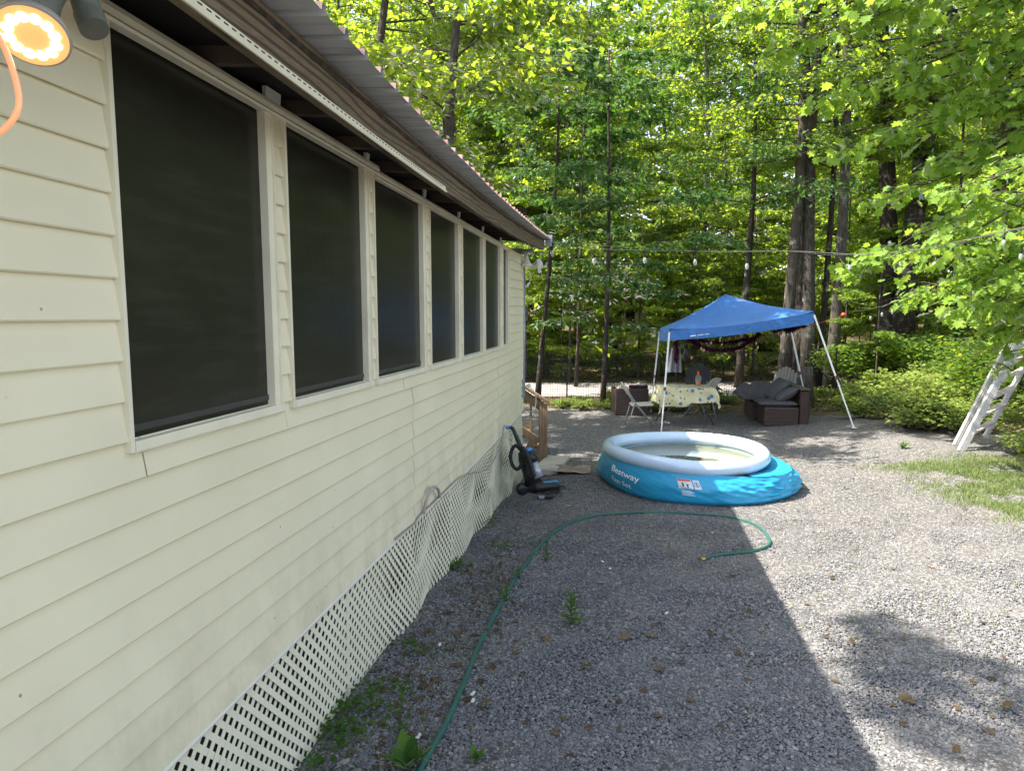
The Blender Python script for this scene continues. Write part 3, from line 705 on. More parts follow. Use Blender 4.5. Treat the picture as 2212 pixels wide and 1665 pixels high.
# lettering wrapped on the liner
def text_part(txt, u0, t0, size, name, mat, off, slope=0, sx=1.0, parent=pool, bold=0, rgt=None):
    cu = bpy.data.curves.new('txt', 'FONT'); cu.body = txt; cu.size = 1; cu.resolution_u = 3; cu.offset = bold
    to = bpy.data.objects.new('txt', cu); C.objects.link(to); dg = bpy.context.evaluated_depsgraph_get(); me = bpy.data.meshes.new_from_object(to.evaluated_get(dg))
    bpy.data.objects.remove(to)
    import bmesh
    bm = bmesh.new(); bm.from_mesh(me); bmesh.ops.triangulate(bm, faces=bm.faces[:]); bmesh.ops.subdivide_edges(bm, edges=[e for e in bm.edges if e.calc_length() > .12], cuts=2, use_grid_fill=False)
    for vv in bm.verts:
        x, y = vv.co.x*size*sx, vv.co.y*size
        u = u0+x/(2*PI*1.24); t = t0+(y+slope*x)/.42; p = skirt(u % 1, t, off); vv.co = p-PL
    bm.to_mesh(me); bm.free(); me.materials.clear(); return link(name, me, parent, mat)
wht = simple('white_print', (.88, .9, .92), .6, .03); lbl = simple('label_print', (.62, .66, .70), .6, .1); blk = simple('black_print', (.02, .02, .03), .5); redp = simple('red_print', (.6, .09, .05), .5); bprint = simple('blue_print', (.03, .25, .58), .5)
def uat(px): # angle fraction on the near side whose skirt point appears at column px
    best = None
    for k in range(400):
        u = .5+.5*k/400; p = skirt(u, .5)-Vector((0, 0, CZ)); c = 1106+FPX*p.dot(_R)/p.dot(_F)
        if p.dot(_F) < 9.4 and (best is None or abs(c-px) < best[0]): best = (abs(c-px), u)
    return best[1]
ub = uat(1322); 
text_part('Bestway', ub, .60, .112, 'lettering', wht, .020, slope=-.10, bold=.012, sx=1.45)
text_part('Fast Set', ub+.004, .29, .088, 'lettering', wht, .020, slope=-.08, bold=.006, sx=1.4)
ul = uat(1466)
def patch(x0, x1, y0, y1, off, mat, name):
    m = MB(); m.grid(lambda a, b: skirt((ul+(x0+(x1-x0)*a)/(2*PI*1.24)) % 1, .50+(y0+(y1-y0)*b)/.42, off), 12, 8); return pb(m, name, mat, False)
warn = patch(0, .175, .0, .125, .005, lbl, 'warning_label'); 
for (x0, x1, y0, y1, mt) in ((.008, .165, .098, .122, redp), (.176, .188, .0, .125, bprint), (.19, .27, .0, .118, lbl), (.05, .07, .03, .07, blk), (.105, .12, .02, .06, blk), (.095, .13, .05, .058, blk), (.045, .06, .065, .078, blk), (.02, .16, .008, .012, blk)):
    patch(x0, x1, y0, y1, .007, mt, 'label_print')
m = MB()
for k in range(28):
    a = 2*PI*k/28; b = 2*PI*(k+1)/28
    f = lambda th, r: skirt((ul+(.23+r*math.cos(th))/(2*PI*1.24)) % 1, .50+(.062+r*math.sin(th))/.42, .009)
    m.add([f(a, .026), f(b, .026), f(b, .031), f(a, .031)], [(0, 1, 2, 3)])
pb(m, 'label_symbol', blk, False)
patch(.215, .245, .05, .056, .009, blk, 'label_print'); patch(.225, .232, .042, .085, .009, blk, 'label_print')
for k in range(6): patch(.02, .13+.04*((k*7) % 3)/2, -.03-.012*k, -.025-.012*k, .005, wht, 'label_print')

# ---------------------------------------------------------------- HOSE
hp = [(880, 1720), (905, 1665), (958, 1572), (1000, 1480), (1035, 1392), (1073, 1320), (1103, 1266), (1130, 1226), (1163, 1181), (1198, 1149), (1248, 1123), (1310, 1110), (1400, 1106), (1480, 1108), (1560, 1114), (1612, 1125), (1646, 1143), (1663, 1168), (1654, 1181), (1618, 1191), (1560, 1197), (1522, 1206)]
P_ = [on_ground(x, y, .014) for x, y in hp]; hose = thing('garden_hose', 'green garden hose curving over the gravel with an open brass end', 'hose', P_[-1])
ph = smooth_path(P_, 8); m = MB().tube([p-hose.location for p in ph], .0150, 10); m.build('tube', M['hose'], hose, True)
d = (P_[-1]-P_[-2]).normalized(); m = MB().tube([Vector((0, 0, 0)), d*.012, d*.013, d*.05, d*.052], [.0135, .0135, .019, .019, .016], 12); m.build('coupling', M['brass'], hose, .6)

# ---------------------------------------------------------------- CANOPY
can = thing('canopy_tent', 'blue pop up canopy tent with white slanted legs leaning over the patio', 'canopy', (2.35, 14.6, -.3)); CL = can.location.copy()
def cbld(mb, name, mat, smooth=False, parent=can):
    mb.v = [tuple(Vector(v)-CL) for v in mb.v]; return mb.build(name, mat, parent, smooth)
FL, FR, BL, BR = Vector((1.06, 13.36, 1.37)), Vector((3.60, 13.42, 1.69)), Vector((1.04, 15.71, 1.30)), Vector((3.72, 15.82, 1.62)); AP = Vector((2.22, 14.56, 2.20)); VH = .19
q = NM('blue_canopy_fabric'); v = q.coord('Object'); q.col(q.ramp(q.noise(2, 4, v), [(.3, (.028, .125, .38)), (.7, (.038, .155, .44))])); q.set(Roughness=.45, Specular_IOR_Level=.4); q.b.inputs['Sheen Weight'].default_value = .1
q.bump(q.noise(3.5, 5, v, .55, 1.2), .7, .06); M['canopy'] = q.m
cor = [FL, FR, BR, BL]; m = MB()
for i in range(4):
    A, B = cor[i]+Vector((0, 0, VH)), cor[(i+1) % 4]+Vector((0, 0, VH))
    def f(u, v_):
        e = A.lerp(B, u); p = e.lerp(AP, v_); sag = -.10*math.sin(PI*v_)*(1-.45*abs(2*u-1)**1)-.05*math.sin(PI*u)*(1-v_)
        ridge = abs(2*u-1)**6*.03
        return p+Vector((0, 0, sag+ridge+.012*mn.noise(Vector((u*7+i*5, v_*5, 1)))))
    m.grid(f, 24, 14)
cbld(m, 'roof_fabric', M['canopy'], True)
for i in range(4):
    A, B = cor[i], cor[(i+1) % 4]; n_ = (B-A).cross(Vector((0, 0, 1))).normalized()
    def f(u, v_):
        p = A.lerp(B, u)+Vector((0, 0, VH*v_)); sg = -.05*math.sin(PI*u)
        return p+Vector((0, 0, sg*(1 if v_ > 0 else .8)))+n_*(.004+.018*(1-v_)*mn.noise(Vector((u*9, v_, i*3)))+.006)
    cbld(MB().grid(f, 28, 4), 'valance', M['canopy'], True)
# white logo print on the front valance (small mountain and letters)
nF = (FR-FL).cross(Vector((0, 0, 1))).normalized()
m = MB(); du = (FR-FL).normalized()
o = FL+du*.36+nF*.03+Vector((0, 0, .03))
m.add([o, o+du*.05+Vector((0, 0, .022)), o+du*.075+Vector((0, 0, .013)), o+du*.10+Vector((0, 0, .018)), o+du*.13], [(0, 4, 3, 2, 1)])
for k in range(9):
    x = .15+k*.022+(.02 if k > 4 else 0); m.add([o+du*x, o+du*(x+.014), o+du*(x+.014)+Vector((0, 0, .015)), o+du*x+Vector((0, 0, .015))], [(0, 1, 2, 3)])
cbld(m, 'logo_print', wht)
feet = [at(1428, 937, 13.1), at(1845, 915, 12.7), at(1748, 900, 15.4), at(1406, 876, 15.6)]
for c_, f_ in zip(cor, feet):
    f_ = Vector((f_.x, f_.y, min(f_.z, float(gz(f_.x, f_.y))+.005) if f_.z > gz(f_.x, f_.y) else f_.z))
    t_ = c_+Vector((0, 0, VH*.8)); mid = t_.lerp(f_, .55)
    leg = cbld(MB().bar(t_, mid, .030, .030), 'leg', M['legwhite']); cbld(MB().bar(mid, f_, .023, .023), 'lower_leg', M['legwhite'], parent=leg)
    cbld(MB().bar(mid.lerp(t_, .02), mid.lerp(f_, .05), .05, .045), 'leg_catch', simple('red_brown_catch', (.15, .05, .04), .5), parent=leg)
    cbld(MB().box(f_+Vector((0, 0, .006)), (.07, .07, .012)), 'foot_plate', M['legwhite'], parent=leg)
CT_ = (FL+FR+BL+BR)/4+Vector((0, 0, .13))
for i in range(4):
    A, B = cor[i]+Vector((0, 0, .13)), cor[(i+1) % 4]+Vector((0, 0, .13)); mid = A.lerp(B, .5); z = Vector((0, 0, .12))
    A = A.lerp(CT_, .06); B = B.lerp(CT_, .06); mid = mid.lerp(CT_, .06)
    for a_, b_ in ((A, mid-z), (A-z*1.2, mid), (mid-z, B), (mid, B-z*1.2)): cbld(MB().bar(a_, b_, .018, .010), 'truss_bar', M['legwhite'])
cbld(MB().bar(AP-Vector((0, 0, .03)), AP-Vector((0, 0, .5)), .03, .03), 'centre_pole', M['legwhite'])
# tinsel garland
def garland(path, label, n, seed, fat=.05):
    rng = np.random.default_rng(seed); pp = smooth_path(path, 12); m = MB(); m.tube(pp, .006, 5, caps=False)
    for k in range(n):
        f = rng.uniform(0, len(pp)-1.01); i = int(f); c_ = pp[i].lerp(pp[i+1], f-i); d_ = Vector(rng.normal(0, 1, 3)).normalized(); L_ = fat*rng.uniform(.5, 1.2); s_ = d_.cross(Vector((0, 0, 1))).normalized()*.010
        e_ = c_+d_*L_; m.add([c_-s_, c_+s_, e_+s_*.6, e_-s_*.6], [(0, 1, 2, 3)], int(rng.integers(0, 3)))
    o = m.build('garland', [M['tin1'], M['tin2'], M['tin3']]); tag(o, label, 'garland', kind=None); return o
M['tin1'] = simple('tinsel_purple', (.13, .03, .085), .3, .3, metal=.3); M['tin2'] = simple('tinsel_red', (.19, .04, .075), .3, .3, metal=.3); M['tin3'] = simple('tinsel_dark', (.05, .01, .04), .3, .3, metal=.6)
z_ = Vector((0, 0, 1))
garland([at(1462, 731, 13.3), at(1461, 745, 13.3), at(1462, 760, 13.3), at(1460, 779, 13.3)], 'purple tinsel garland end hanging down at the left canopy leg', 924, 1, 0.07500000000000001)
garland([at(1455, 731, 13.3), at(1485, 732, 13.4), at(1505, 744, 13.5), at(1525, 753, 13.6), at(1560, 757, 13.8), at(1595, 752, 13.8), at(1620, 737, 13.6), at(1642, 722, 13.5)], 'purple tinsel garland swagged under the front of the blue canopy', 2400, 2, 0.058500000000000001)
garland([at(1510, 735, 14.6), at(1560, 741, 15), at(1600, 735, 15), at(1640, 728, 14.5)], 'thin purple tinsel garland strung deeper under the canopy', 1320, 3, 0.052500000000000005)
garland([at(1672, 712, 13.6), at(1690, 706, 13.5), at(1705, 712, 13.5), at(1722, 703, 13.4), at(1738, 700, 13.4), at(1735, 692, 13.3)], 'bunched purple tinsel garland at the right canopy corner', 1980, 4, 0.09)
glass = NM('bulb_glass'); glass.col((.75, .78, .72)); glass.set(Roughness=.05, Transmission_Weight=.75, IOR=1.2)
amber = NM('amber_bulb'); amber.col((.75, .38, .20)); amber.set(Roughness=.2, Transmission_Weight=.2)
def mk_bulb(name, label, group, gm, sc=1):
    b = thing(name, label, 'bulb', (0, 0, 0), 0, group)
    MB().lathe((0, 0, 0), [(.006, 0), (.014, -.004), (.015, -.045), (.012, -.05)], 10).build('socket', M['black'], b, .6)
    MB().lathe((0, 0, 0), [(.011, -.048), (.020, -.07), (.023, -.09), (.017, -.115), (.005, -.128)], 12).build('glass', gm, b, True)
    b.scale = (sc,)*3; return b
b0 = None
for (x, y, d_) in ((1474, 722, 13.3), (1536, 738, 13.4), (1515, 750, 13.5), (1521, 754, 13.5), (1560, 742, 14.5), (1634, 739, 13.5), (1637, 748, 13.5), (1677, 708, 13.5), (1682, 718, 13.5), (1689, 718, 13.5), (1698, 728, 13.5), (1723, 713, 13.4), (1730, 707, 13.4), (1733, 690, 13.3), (1598, 754, 14), (1612, 764, 14), (1495, 770, 14), (1508, 718+8, 13.3)):
    if b0 is None: b0 = mk_bulb('amber_bulb', 'small amber bulb hanging in the tinsel under the canopy', 'amber bulbs under the canopy', amber.m, .85); b = b0
    else: b = copy_tree(b0)
    b.location = at(x, y-6, d_)
# ---------------------------------------------------------------- string lights
wire = simple('pale_wire', (.12, .125, .11), .5)
def cord(name, pts, r, label, cat, mat=wire, n=6):
    return tag(MB().tube(smooth_path(pts, n), r*.55, 5).build(name, mat, None, True), label, cat)
cord('light_cord', [at(1186, 522, 9.9), at(1253, 536, 10), at(1400, 541, 10.2), at(1560, 544, 10.3), at(1721, 543, 10.0), at(1850, 549, 9.3), at(1970, 540, 8.5), at(2059, 524, 7.8), at(2212, 492, 7.0), at(2330, 470, 6.6)], .006, 'black bulb cord strung from the eave end across to the right hand trees', 'cord')
cord('support_wire', [at(1186, 524, 9.9), at(1340, 533, 10), at(1480, 541, 10.2), at(1700, 543, 10.1), at(1800, 551, 9.7), at(1950, 545, 8.7), at(2100, 515, 7.6), at(2330, 462, 6.6)], .003, 'thin steel wire running along the bulb cord over the yard', 'wire')
g0 = None
for (x, y, d_) in ((1193, 540, 9.9), (1283, 558, 10.1), (1393, 556, 10.2), (1502, 560, 10.3), (1614, 569, 10.2), (1836, 572, 9.4), (1947, 563, 8.7), (2058, 545, 7.8), (2169, 518, 7.2), (2206, 548, 7.0)):
    if g0 is None: g0 = mk_bulb('string_bulb', 'clear glass bulb hanging from the cord over the yard', 'clear bulbs on the long cord', glass.m, 1.15); b = g0
    else: b = copy_tree(g0)
    b.location = at(x, y-9, d_); b.scale = (1.15*d_/10,)*3
    MB().tube([(0, 0, 0), (0, 0, .05)], .004, 5).build('drop_wire', M['black'], b)
g0['label'] = 'clear glass bulb hanging right at the end of the house eave'; del g0['group']
cord('light_cord', [at(1840, 672, 15), at(1863, 671, 15), at(1893, 664, 15), at(1908, 661, 14.8), at(1935, 652, 14.5), at(1960, 646, 14.3), at(1995, 642, 14), at(2040, 640, 14)], .006, 'second bulb cord strung between dark trunks at the right', 'cord')
g1 = None
for (x, y, d_) in ((1881, 688, 15), (1906, 680, 14.8), (1928, 674, 14.6), (1951, 664, 14.3), (1977, 655, 14.1), (2005, 658, 14)):
    if g1 is None: g1 = mk_bulb('string_bulb', 'clear bulb hanging from the short cord in front of the dark trunks', 'clear bulbs on the short cord', glass.m, 1.1); b = g1
    else: b = copy_tree(g1)
    b.location = at(x, y-11, d_)
orng = simple('orange_cord', (.55, .14, .06), .5)
cord('extension_cord', [at(1700, 718, 13.6), at(1760, 701, 14), at(1800, 688, 15), at(1822, 680, 16)], .006, 'orange extension cord running from the canopy corner to the trees', 'cord', orng)
tag(MB().lathe(at(1822, 680, 16), [(.01, -.05), (.045, -.03), (.055, 0), (.045, .03), (.01, .05)], 14).build('reflector', simple('red_plastic', (.6, .06, .03), .4), None, True), 'round red reflector hung on the thin trunk right of the canopy', 'reflector')
for lab, pts in (('upper pale utility wire crossing in front of the woods', [at(1180, 300, 26), at(1253, 293, 26), at(1580, 265, 26), at(1800, 250, 27)]),
                 ('second utility wire just below the upper one', [at(1180, 320, 26), at(1253, 312, 26), at(1585, 277, 26), at(1800, 258, 27)]),
                 ('utility wire crossing lower behind the tree cluster', [at(1250, 530, 22), at(1530, 486, 22), at(1700, 470, 22), at(1850, 462, 22)]),
                 ('lowest utility wire behind the tree cluster', [at(1250, 560, 22), at(1530, 515, 22), at(1720, 494, 22), at(1850, 480, 22)]),
                 ('utility wire passing between the right hand branches', [at(1950, 475, 18), at(2060, 465, 18), at(2212, 450, 18)])):
    cord('utility_wire', pts, .009, lab, 'wire')

# ---------------------------------------------------------------- FURNITURE
def folding_chair(name, label, loc, rz):
    t = thing(name, label, 'folding chair', loc, rz)
    for s_ in (-.2, .2):
        MB().tube([(-.30, s_, .0), (-.17, s_, .45)], .011, 8).tube([(-.17, s_, .45), (-.13, s_, .5)], .011, 8).build('leg', M['tansteel'], t, True)
        MB().tube([(.27, s_*1.05, 0), (-.10, s_*1.05, .45), (-.26, s_*1.05, .68), (-.31, s_*1.05, .82)], .0115, 8).build('leg', M['tansteel'], t, True)
    MB().tube([(-.262, -.2, .13), (-.262, .2, .13)], .008, 6).tube([(.16, -.2, .13), (.16, .2, .13)], .008, 6).build('crossbar', M['tansteel'], t)
    MB().box((0, 0, .455), (.40, .39, .035), rot(0, -.05, 0), bev=.014).build('seat', M['tan'], t, .6)
    m_ = MB().grid(lambda u, v_: Vector((-.22-.15*v_+.025*math.sin(PI*u), -.20+.40*u, .62+.25*v_-.03*abs(2*u-1)**3*v_)), 8, 5)
    m_.grid(lambda u, v_: Vector((-.235-.15*v_+.025*math.sin(PI*u), -.20+.40*u, .62+.25*v_-.03*abs(2*u-1)**3*v_)), 8, 5)
    m_.tube([(-.228, -.2, .62), (-.378, -.2, .84), (-.378, 0, .875), (-.378, .2, .84), (-.228, .2, .62)], .012, 6); m_.build('backrest', M['tan'], t, .7)
    return t
chp = on_ground(1384, 924); folding_chair('folding_chair', 'beige folding chair standing side on left of the covered table', chp, YAW)
folding_chair('folding_chair', 'folding chair tucked under the far side of the covered table', on_ground(1508, 905), YAW+PI*.75)
# table
tc_ = on_ground(1478, 914); tb = thing('folding_table', 'folding table with dark legs under a flowered cloth', 'table', tc_, YAW)
MB().box((0, 0, .72), (1.0, .6, .03), bev=.01).build('tabletop', simple('table_white', (.6, .6, .58), .5), tb)
for sx_ in (-1, 1):
    for sy_ in (-1, 1):
        MB().tube([(sx_*.28, sy_*.22, .70), (sx_*.30, sy_*.22, .42), (sx_*.52, sy_*.24, 0)], .014, 8).build('leg', M['darksteel'], tb, True)
    MB().tube([(sx_*.40, -.23, .2), (sx_*.40, .23, .2)], .01, 6).build('stretcher', M['darksteel'], tb)
q = NM('floral_cloth'); v = q.coord('Object', (1, 1, 1)); vo = q.n('TexVoronoi'); vo.inputs['Scale'].default_value = 9; q.l(v, vo.inputs['Vector'])
s_ = q.n('SeparateColor'); q.l(vo.outputs['Color'], s_.inputs[0]); fl_ = q.ramp(vo.outputs['Distance'], [(.30, (1, 1, 1)), (.36, (0, 0, 0))]); pick = q.ramp(s_.outputs[0], [(.40, (0, 0, 0)), (.42, (1, 1, 1))])
c_ = q.mix(q.mix(1, fl_, pick, 'MULTIPLY'), (.66, .60, .36), (.10, .20, .38)); v2_ = q.n('TexVoronoi'); v2_.inputs['Scale'].default_value = 13; q.l(v, v2_.inputs['Vector']); s3 = q.n('SeparateColor'); q.l(v2_.outputs['Color'], s3.inputs[0])
lf = q.mix(1, q.ramp(v2_.outputs['Distance'], [(.22, (1, 1, 1)), (.28, (0, 0, 0))]), q.ramp(s3.outputs[1], [(.55, (0, 0, 0)), (.57, (1, 1, 1))]), 'MULTIPLY')
q.col(q.mix(lf, c_, (.09, .15, .06))); q.set(Roughness=.6)
cl = thing('tablecloth', 'yellow tablecloth with blue flowers draped over the folding table', 'tablecloth', tc_, YAW)
def cloth(a, b):
    # a,b in -1..1 over the cloth; fold down past the table edge
    x, y = a*.78, b*.60; hx, hy = .515, .315; ox, oy = max(0, abs(x)-hx), max(0, abs(y)-hy); sxn = 1 if x > 0 else -1; syn = 1 if y > 0 else -1
    z = .738; X = min(abs(x), hx)*sxn; Y = min(abs(y), hy)*syn; corner = min(ox, oy); dr = max(ox, oy)+.45*corner
    wv_ = .03*math.sin(x*17+y*3)+.02*math.sin(y*19+x*5)
    if sxn < 0: dr *= 1.25
    X += sxn*(.05*ox/.27+.25*corner+wv_*min(1, ox*6)); Y += syn*(.03*oy/.27+.25*corner+wv_*min(1, oy*6)); return Vector((X, Y, z-dr))
MB().grid(lambda u, v_: cloth(2*u-1, 2*v_-1), 48, 40).build('cloth', q.m, cl, True)
jp = tc_+Vector((.26, .12, .745)); jar = thing('drink_cup', 'clear plastic cup with orange drink standing on the tablecloth', 'cup', jp)
clr = NM('clear_plastic'); clr.col((.85, .87, .85)); clr.set(Roughness=.08, Transmission_Weight=.85, IOR=1.1)
MB().lathe((0, 0, 0), [(.04, 0), (.042, .004), (.058, .145), (.060, .15)], 20).build('cup_body', clr.m, jar, True)
MB().lathe((0, 0, .004), [(.038, 0), (.048, .085), (.0001, .085)], 20).build('drink', simple('orange_drink', (.75, .16, .03), .2), jar, True)
MB().lathe((0, 0, .15), [(.060, 0), (.052, .035), (.02, .055), (.012, .057)], 20).build('dome_lid', clr.m, jar, True)
MB().lathe((0, 0, .19), [(.012, 0), (.022, .02), (.016, .05), (.008, .11)], 12).build('spout', simple('orange_plastic', (.75, .12, .04), .4), jar, True)
# adirondack style plastic chairs
def adirondack(name, label, loc, rz, mat, s=1.0):
    t = thing(name, label, 'chair', loc, rz); t.scale = (s, s, s)
    for k in range(7):
        y = (k-3)*.078; h = .93-.028*abs(k-3)**1.7
        MB().box((-.34-.0*k, y, .36+h/2*.72), (.018, .070, h*.78), rot(0, -.30, 0), bev=.006).build('back_slat', mat, t, .6)
    for k in range(5): MB().box((-.16+k*.1, 0, .37-.0*k+.012*k), (.088, .52, .02), rot(0, -.1, 0), bev=.006).build('seat_slat', mat, t, .6)
    for sy in (-1, 1):
        MB().box((0, sy*.33, .56), (.66, .12, .025), bev=.01).build('armrest', mat, t, .6)
        MB().bar((.27, sy*.31, 0), (.25, sy*.31, .55), .03, .09).build('leg', mat, t); MB().bar((-.42, sy*.31, 0), (-.25, sy*.31, .55), .03, .09).build('leg', mat, t)
    return t
dkp = simple('dark_grey_plastic', (.035, .037, .042), .5, .1); adirondack('slatted_chair', 'dark slatted garden chair with arched back behind the covered table', on_ground(1512, 892), YAW-PI/2-.1, dkp, 1.0)
lgp = simple('light_grey_plastic', (.22, .215, .20), .5, .1); adirondack('slatted_chair', 'pale grey slatted garden chair with rounded back behind the wicker sofa', Vector((3.55, 15.75, -.27)), -PI/2-.65, lgp, .92)
# wicker sofa (side on)
S0 = on_ground(1650, 921); S1 = on_ground(1741, 916); ax = (S1-S0); ax.z = 0; wid = ax.length; ang = math.atan2(ax.y, ax.x)
sofa = thing('wicker_sofa', 'dark brown wicker sofa seen from its arm end under the canopy', 'sofa', (S0.x, S0.y, min(S0.z, S1.z)), ang)
# local x along the arm end (towards the back), local y away from camera
MB().box((.32, .34, .19), (.64, .68, .37), bev=.02).build('base', M['wicker'], sofa, .6)
MB().box((.26, 1.08, .19), (.70, .74, .37), bev=.02).build('base', M['wicker'], sofa, .6)
MB().box((.74, .74, .355), (.17, 1.48, .71), bev=.03).build('back_frame', M['wicker'], sofa, .6)
MB().box((.74, .74, .722), (.19, 1.5, .03), bev=.012).build('back_cap', simple('olive_cap', (.10, .09, .06), .7), sofa, .6)
def pillow(name, loc, R_, dims, label=None, parent=None, top=True, grp=None, pw=.55):
    m_ = MB(); hx, hy, hz = dims
    def f(u, v_):
        a = 2*u-1; b = 2*v_-1; e = (max(0, 1-abs(a)**2.6)*max(0, 1-abs(b)**2.6))**pw; pin = 1-.07*(1-abs(a))*(abs(b)**4); pin2 = 1-.07*(1-abs(b))*(abs(a)**4)
        wr = .008*mn.noise(Vector((a*4+loc[0]*9, b*4, loc[1]*7)))
        return (a*hx*pin2, b*hy*pin, e*hz+wr*e)
    for sg in (1, -1):
        m_.grid(lambda u, v_: Matrix.Identity(3) @ Vector((f(u, v_)[0], f(u, v_)[1], sg*f(u, v_)[2])), 16, 16)
    m_.v = [tuple(R_ @ Vector(v)) for v in m_.v]
    if sg: pass
    o = m_.build(name, M['cushion'], None, True); o.location = loc
    tag(o, label, 'cushion' if name == 'seat_cushion' else 'pillow', grp); return o
def SL(x, y, z): return sofa.matrix_basis @ Vector((x, y, z))
sofa_m = Matrix.Translation(sofa.location) @ Matrix.Rotation(ang, 4, 'Z')
def SLW(x, y, z): return sofa_m @ Vector((x, y, z))
Rz = Matrix.Rotation(ang, 3, 'Z')
pillow('seat_cushion', SLW(.27, .34, .43), Rz, (.37, .33, .055), 'flat grey seat cushion on the nearer wicker seat', pw=.25)
pillow('seat_cushion', SLW(.17, 1.06, .44), Rz, (.42, .36, .055), 'flat grey seat cushion on the farther wicker seat overhanging its front', pw=.25)
pillow('pillow', SLW(.46, .30, .59), Rz @ rot(-.1, -.55, 0), (.24, .22, .10), 'plump grey pillow nearest the camera on the wicker sofa')
pillow('pillow', SLW(.36, .66, .66), Rz @ rot(.1, -.8, .2), (.27, .24, .10), 'large grey pillow leaning just behind the nearest one')
pillow('pillow', SLW(.18, .92, .60), Rz @ rot(.1, -.85, .3), (.22, .22, .09), 'grey pillow leaning in the middle of the sofa row')
pillow('pillow', SLW(.05, 1.22, .58), Rz @ rot(.1, -.8, .3), (.21, .21, .085), 'grey pillow leaning fourth from the sofa arm end')
pillow('pillow', SLW(-.12, 1.46, .54), Rz @ rot(.1, -.7, .3), (.19, .2, .08), 'smallest grey pillow at the far end of the sofa')
# wicker armchair from behind (left)
A0 = on_ground(1328, 898); A1 = on_ground(1401, 900); ac = thing('wicker_armchair', 'dark brown wicker armchair seen from behind left of the table', 'armchair', A0, YAW)
MB().box((.36, .05, .29), (.70, .10, .58), bev=.02).build('back_frame', M['wicker'], ac, .6)
MB().box((.36, .42, .17), (.60, .62, .34), bev=.02).build('base', M['wicker'], ac, .6)
for x in (.06, .66): MB().box((x, .40, .28), (.10, .62, .54), bev=.02).build('arm', M['wicker'], ac, .6)
MB().box((.50, .07, .615), (.40, .08, .07), bev=.02).build('back_cushion', simple('dark_brown_fabric', (.03, .02, .022), .9), ac, .6)
m = MB().box((0, 0, .0), (.05, .03, .05), bev=.01); o = m.build('paper_box', M['white'], None); o.location = A0+Vector((.48, .12, .675)); tag(o, 'small white box on top of the wicker armchair back', 'box')
m = MB().grid(lambda u, v: Vector((-.09+.18*u, -.05+.1*v, .012*mn.noise(Vector((u*4, v*4, 2)))+.015)), 8, 5); o = m.build('napkin', M['white'], None, True); o.location = A0+Vector((.18, .08, .572)); tag(o, 'crumpled white napkin lying on the wicker armchair back', 'napkin')
# pale sheet added for the bright background, and glove under the canopy
m = MB().grid(lambda u, v: at(1447+22*u-5*v*(1-2*u), 752+52*v, 15.3)+_F*(.05*math.sin(u*18+v*2)), 30, 8); tag(m.build('backdrop_sheet', simple('grey_backdrop', (.36, .35, .38), .9), None, True), 'pale sheet added for the sunlit background at the left under the canopy', 'backdrop_sheet')
m = MB().lathe(at(1482, 763, 13.8), [(.005, .17), (.03, .15), (.045, .08), (.055, -.02), (.05, -.10), (.02, -.14), (.002, -.15)], 10); tag(m.build('glove', M['black'], None, True), 'black glove hanging beside the pale background sheet under the canopy', 'glove')
m = MB().lathe(at(1722, 826, 15.6), [(.14, -.02), (.13, .0), (.075, .02), (.07, .09), (.04, .12), (.001, .125)], 14); tag(m.build('hat', M['black'], None, True), 'black hat perched on top of the stump behind the sofa', 'hat')
st = at(1735, 870, 16.0); stp = thing('tree_stump', 'lichen grey stump standing behind the wicker sofa', 'stump', G(st.x, st.y))
MB().tube([(0, 0, -.05), (.02, 0, .4), (.0, .02, .9)], [.24, .19, .17], 12).build('stump_body', M['bark'], stp, True)

# ---------------------------------------------------------------- LADDER
lad = thing('step_ladder', 'white step ladder leaning to the right against the leafy branches', 'ladder', on_ground(2072, 974)); lo = lad.location
def lrail(p0, p1, L, wd, th, gr):
    a = p0-lo; u = (p1-p0).normalized(); rl_ = MB().bar(a, a+u*L, wd, th, up=-_F).build('rail', M['aluminium'], lad); sd_ = u.cross(_F).normalized()
    for g in gr: MB().bar(a+sd_*g-_F*(th/2+.004), a+sd_*g-_F*(th/2+.004)+u*L, wd*.10, .010, up=-_F).build('rail_groove', M['aluminium'], rl_)
    return a, u
dA = (lo-Vector((0, 0, CZ))).dot(_F)
aA, uA = lrail(at(2075, 975, dA), at(2181, 776, dA+.1), 2.7, .105, .04, (-.042, -.021, 0, .021, .042))
lrail(at(2064, 961, dA+.12), at(2160, 776, dA+.25), 2.5, .075, .045, (-.03, 0, .03))
aC, uC = lrail(at(2128, 943, dA+.4), at(2216, 784, dA+.4), 2.5, .065, .04, (-.02, .02))
for k in range(8):
    t_ = .30+k*.30; p = aA+uA*t_; q_ = aC+uC*(t_-.02); MB().bar(p, q_, .10, .028).build('step', M['ladderstep'], lad)
    MB().bar(p-Vector((0, 0, .025)), q_-Vector((0, 0, .025)), .012, .03).build('step_brace', M['ladderstep'], lad)

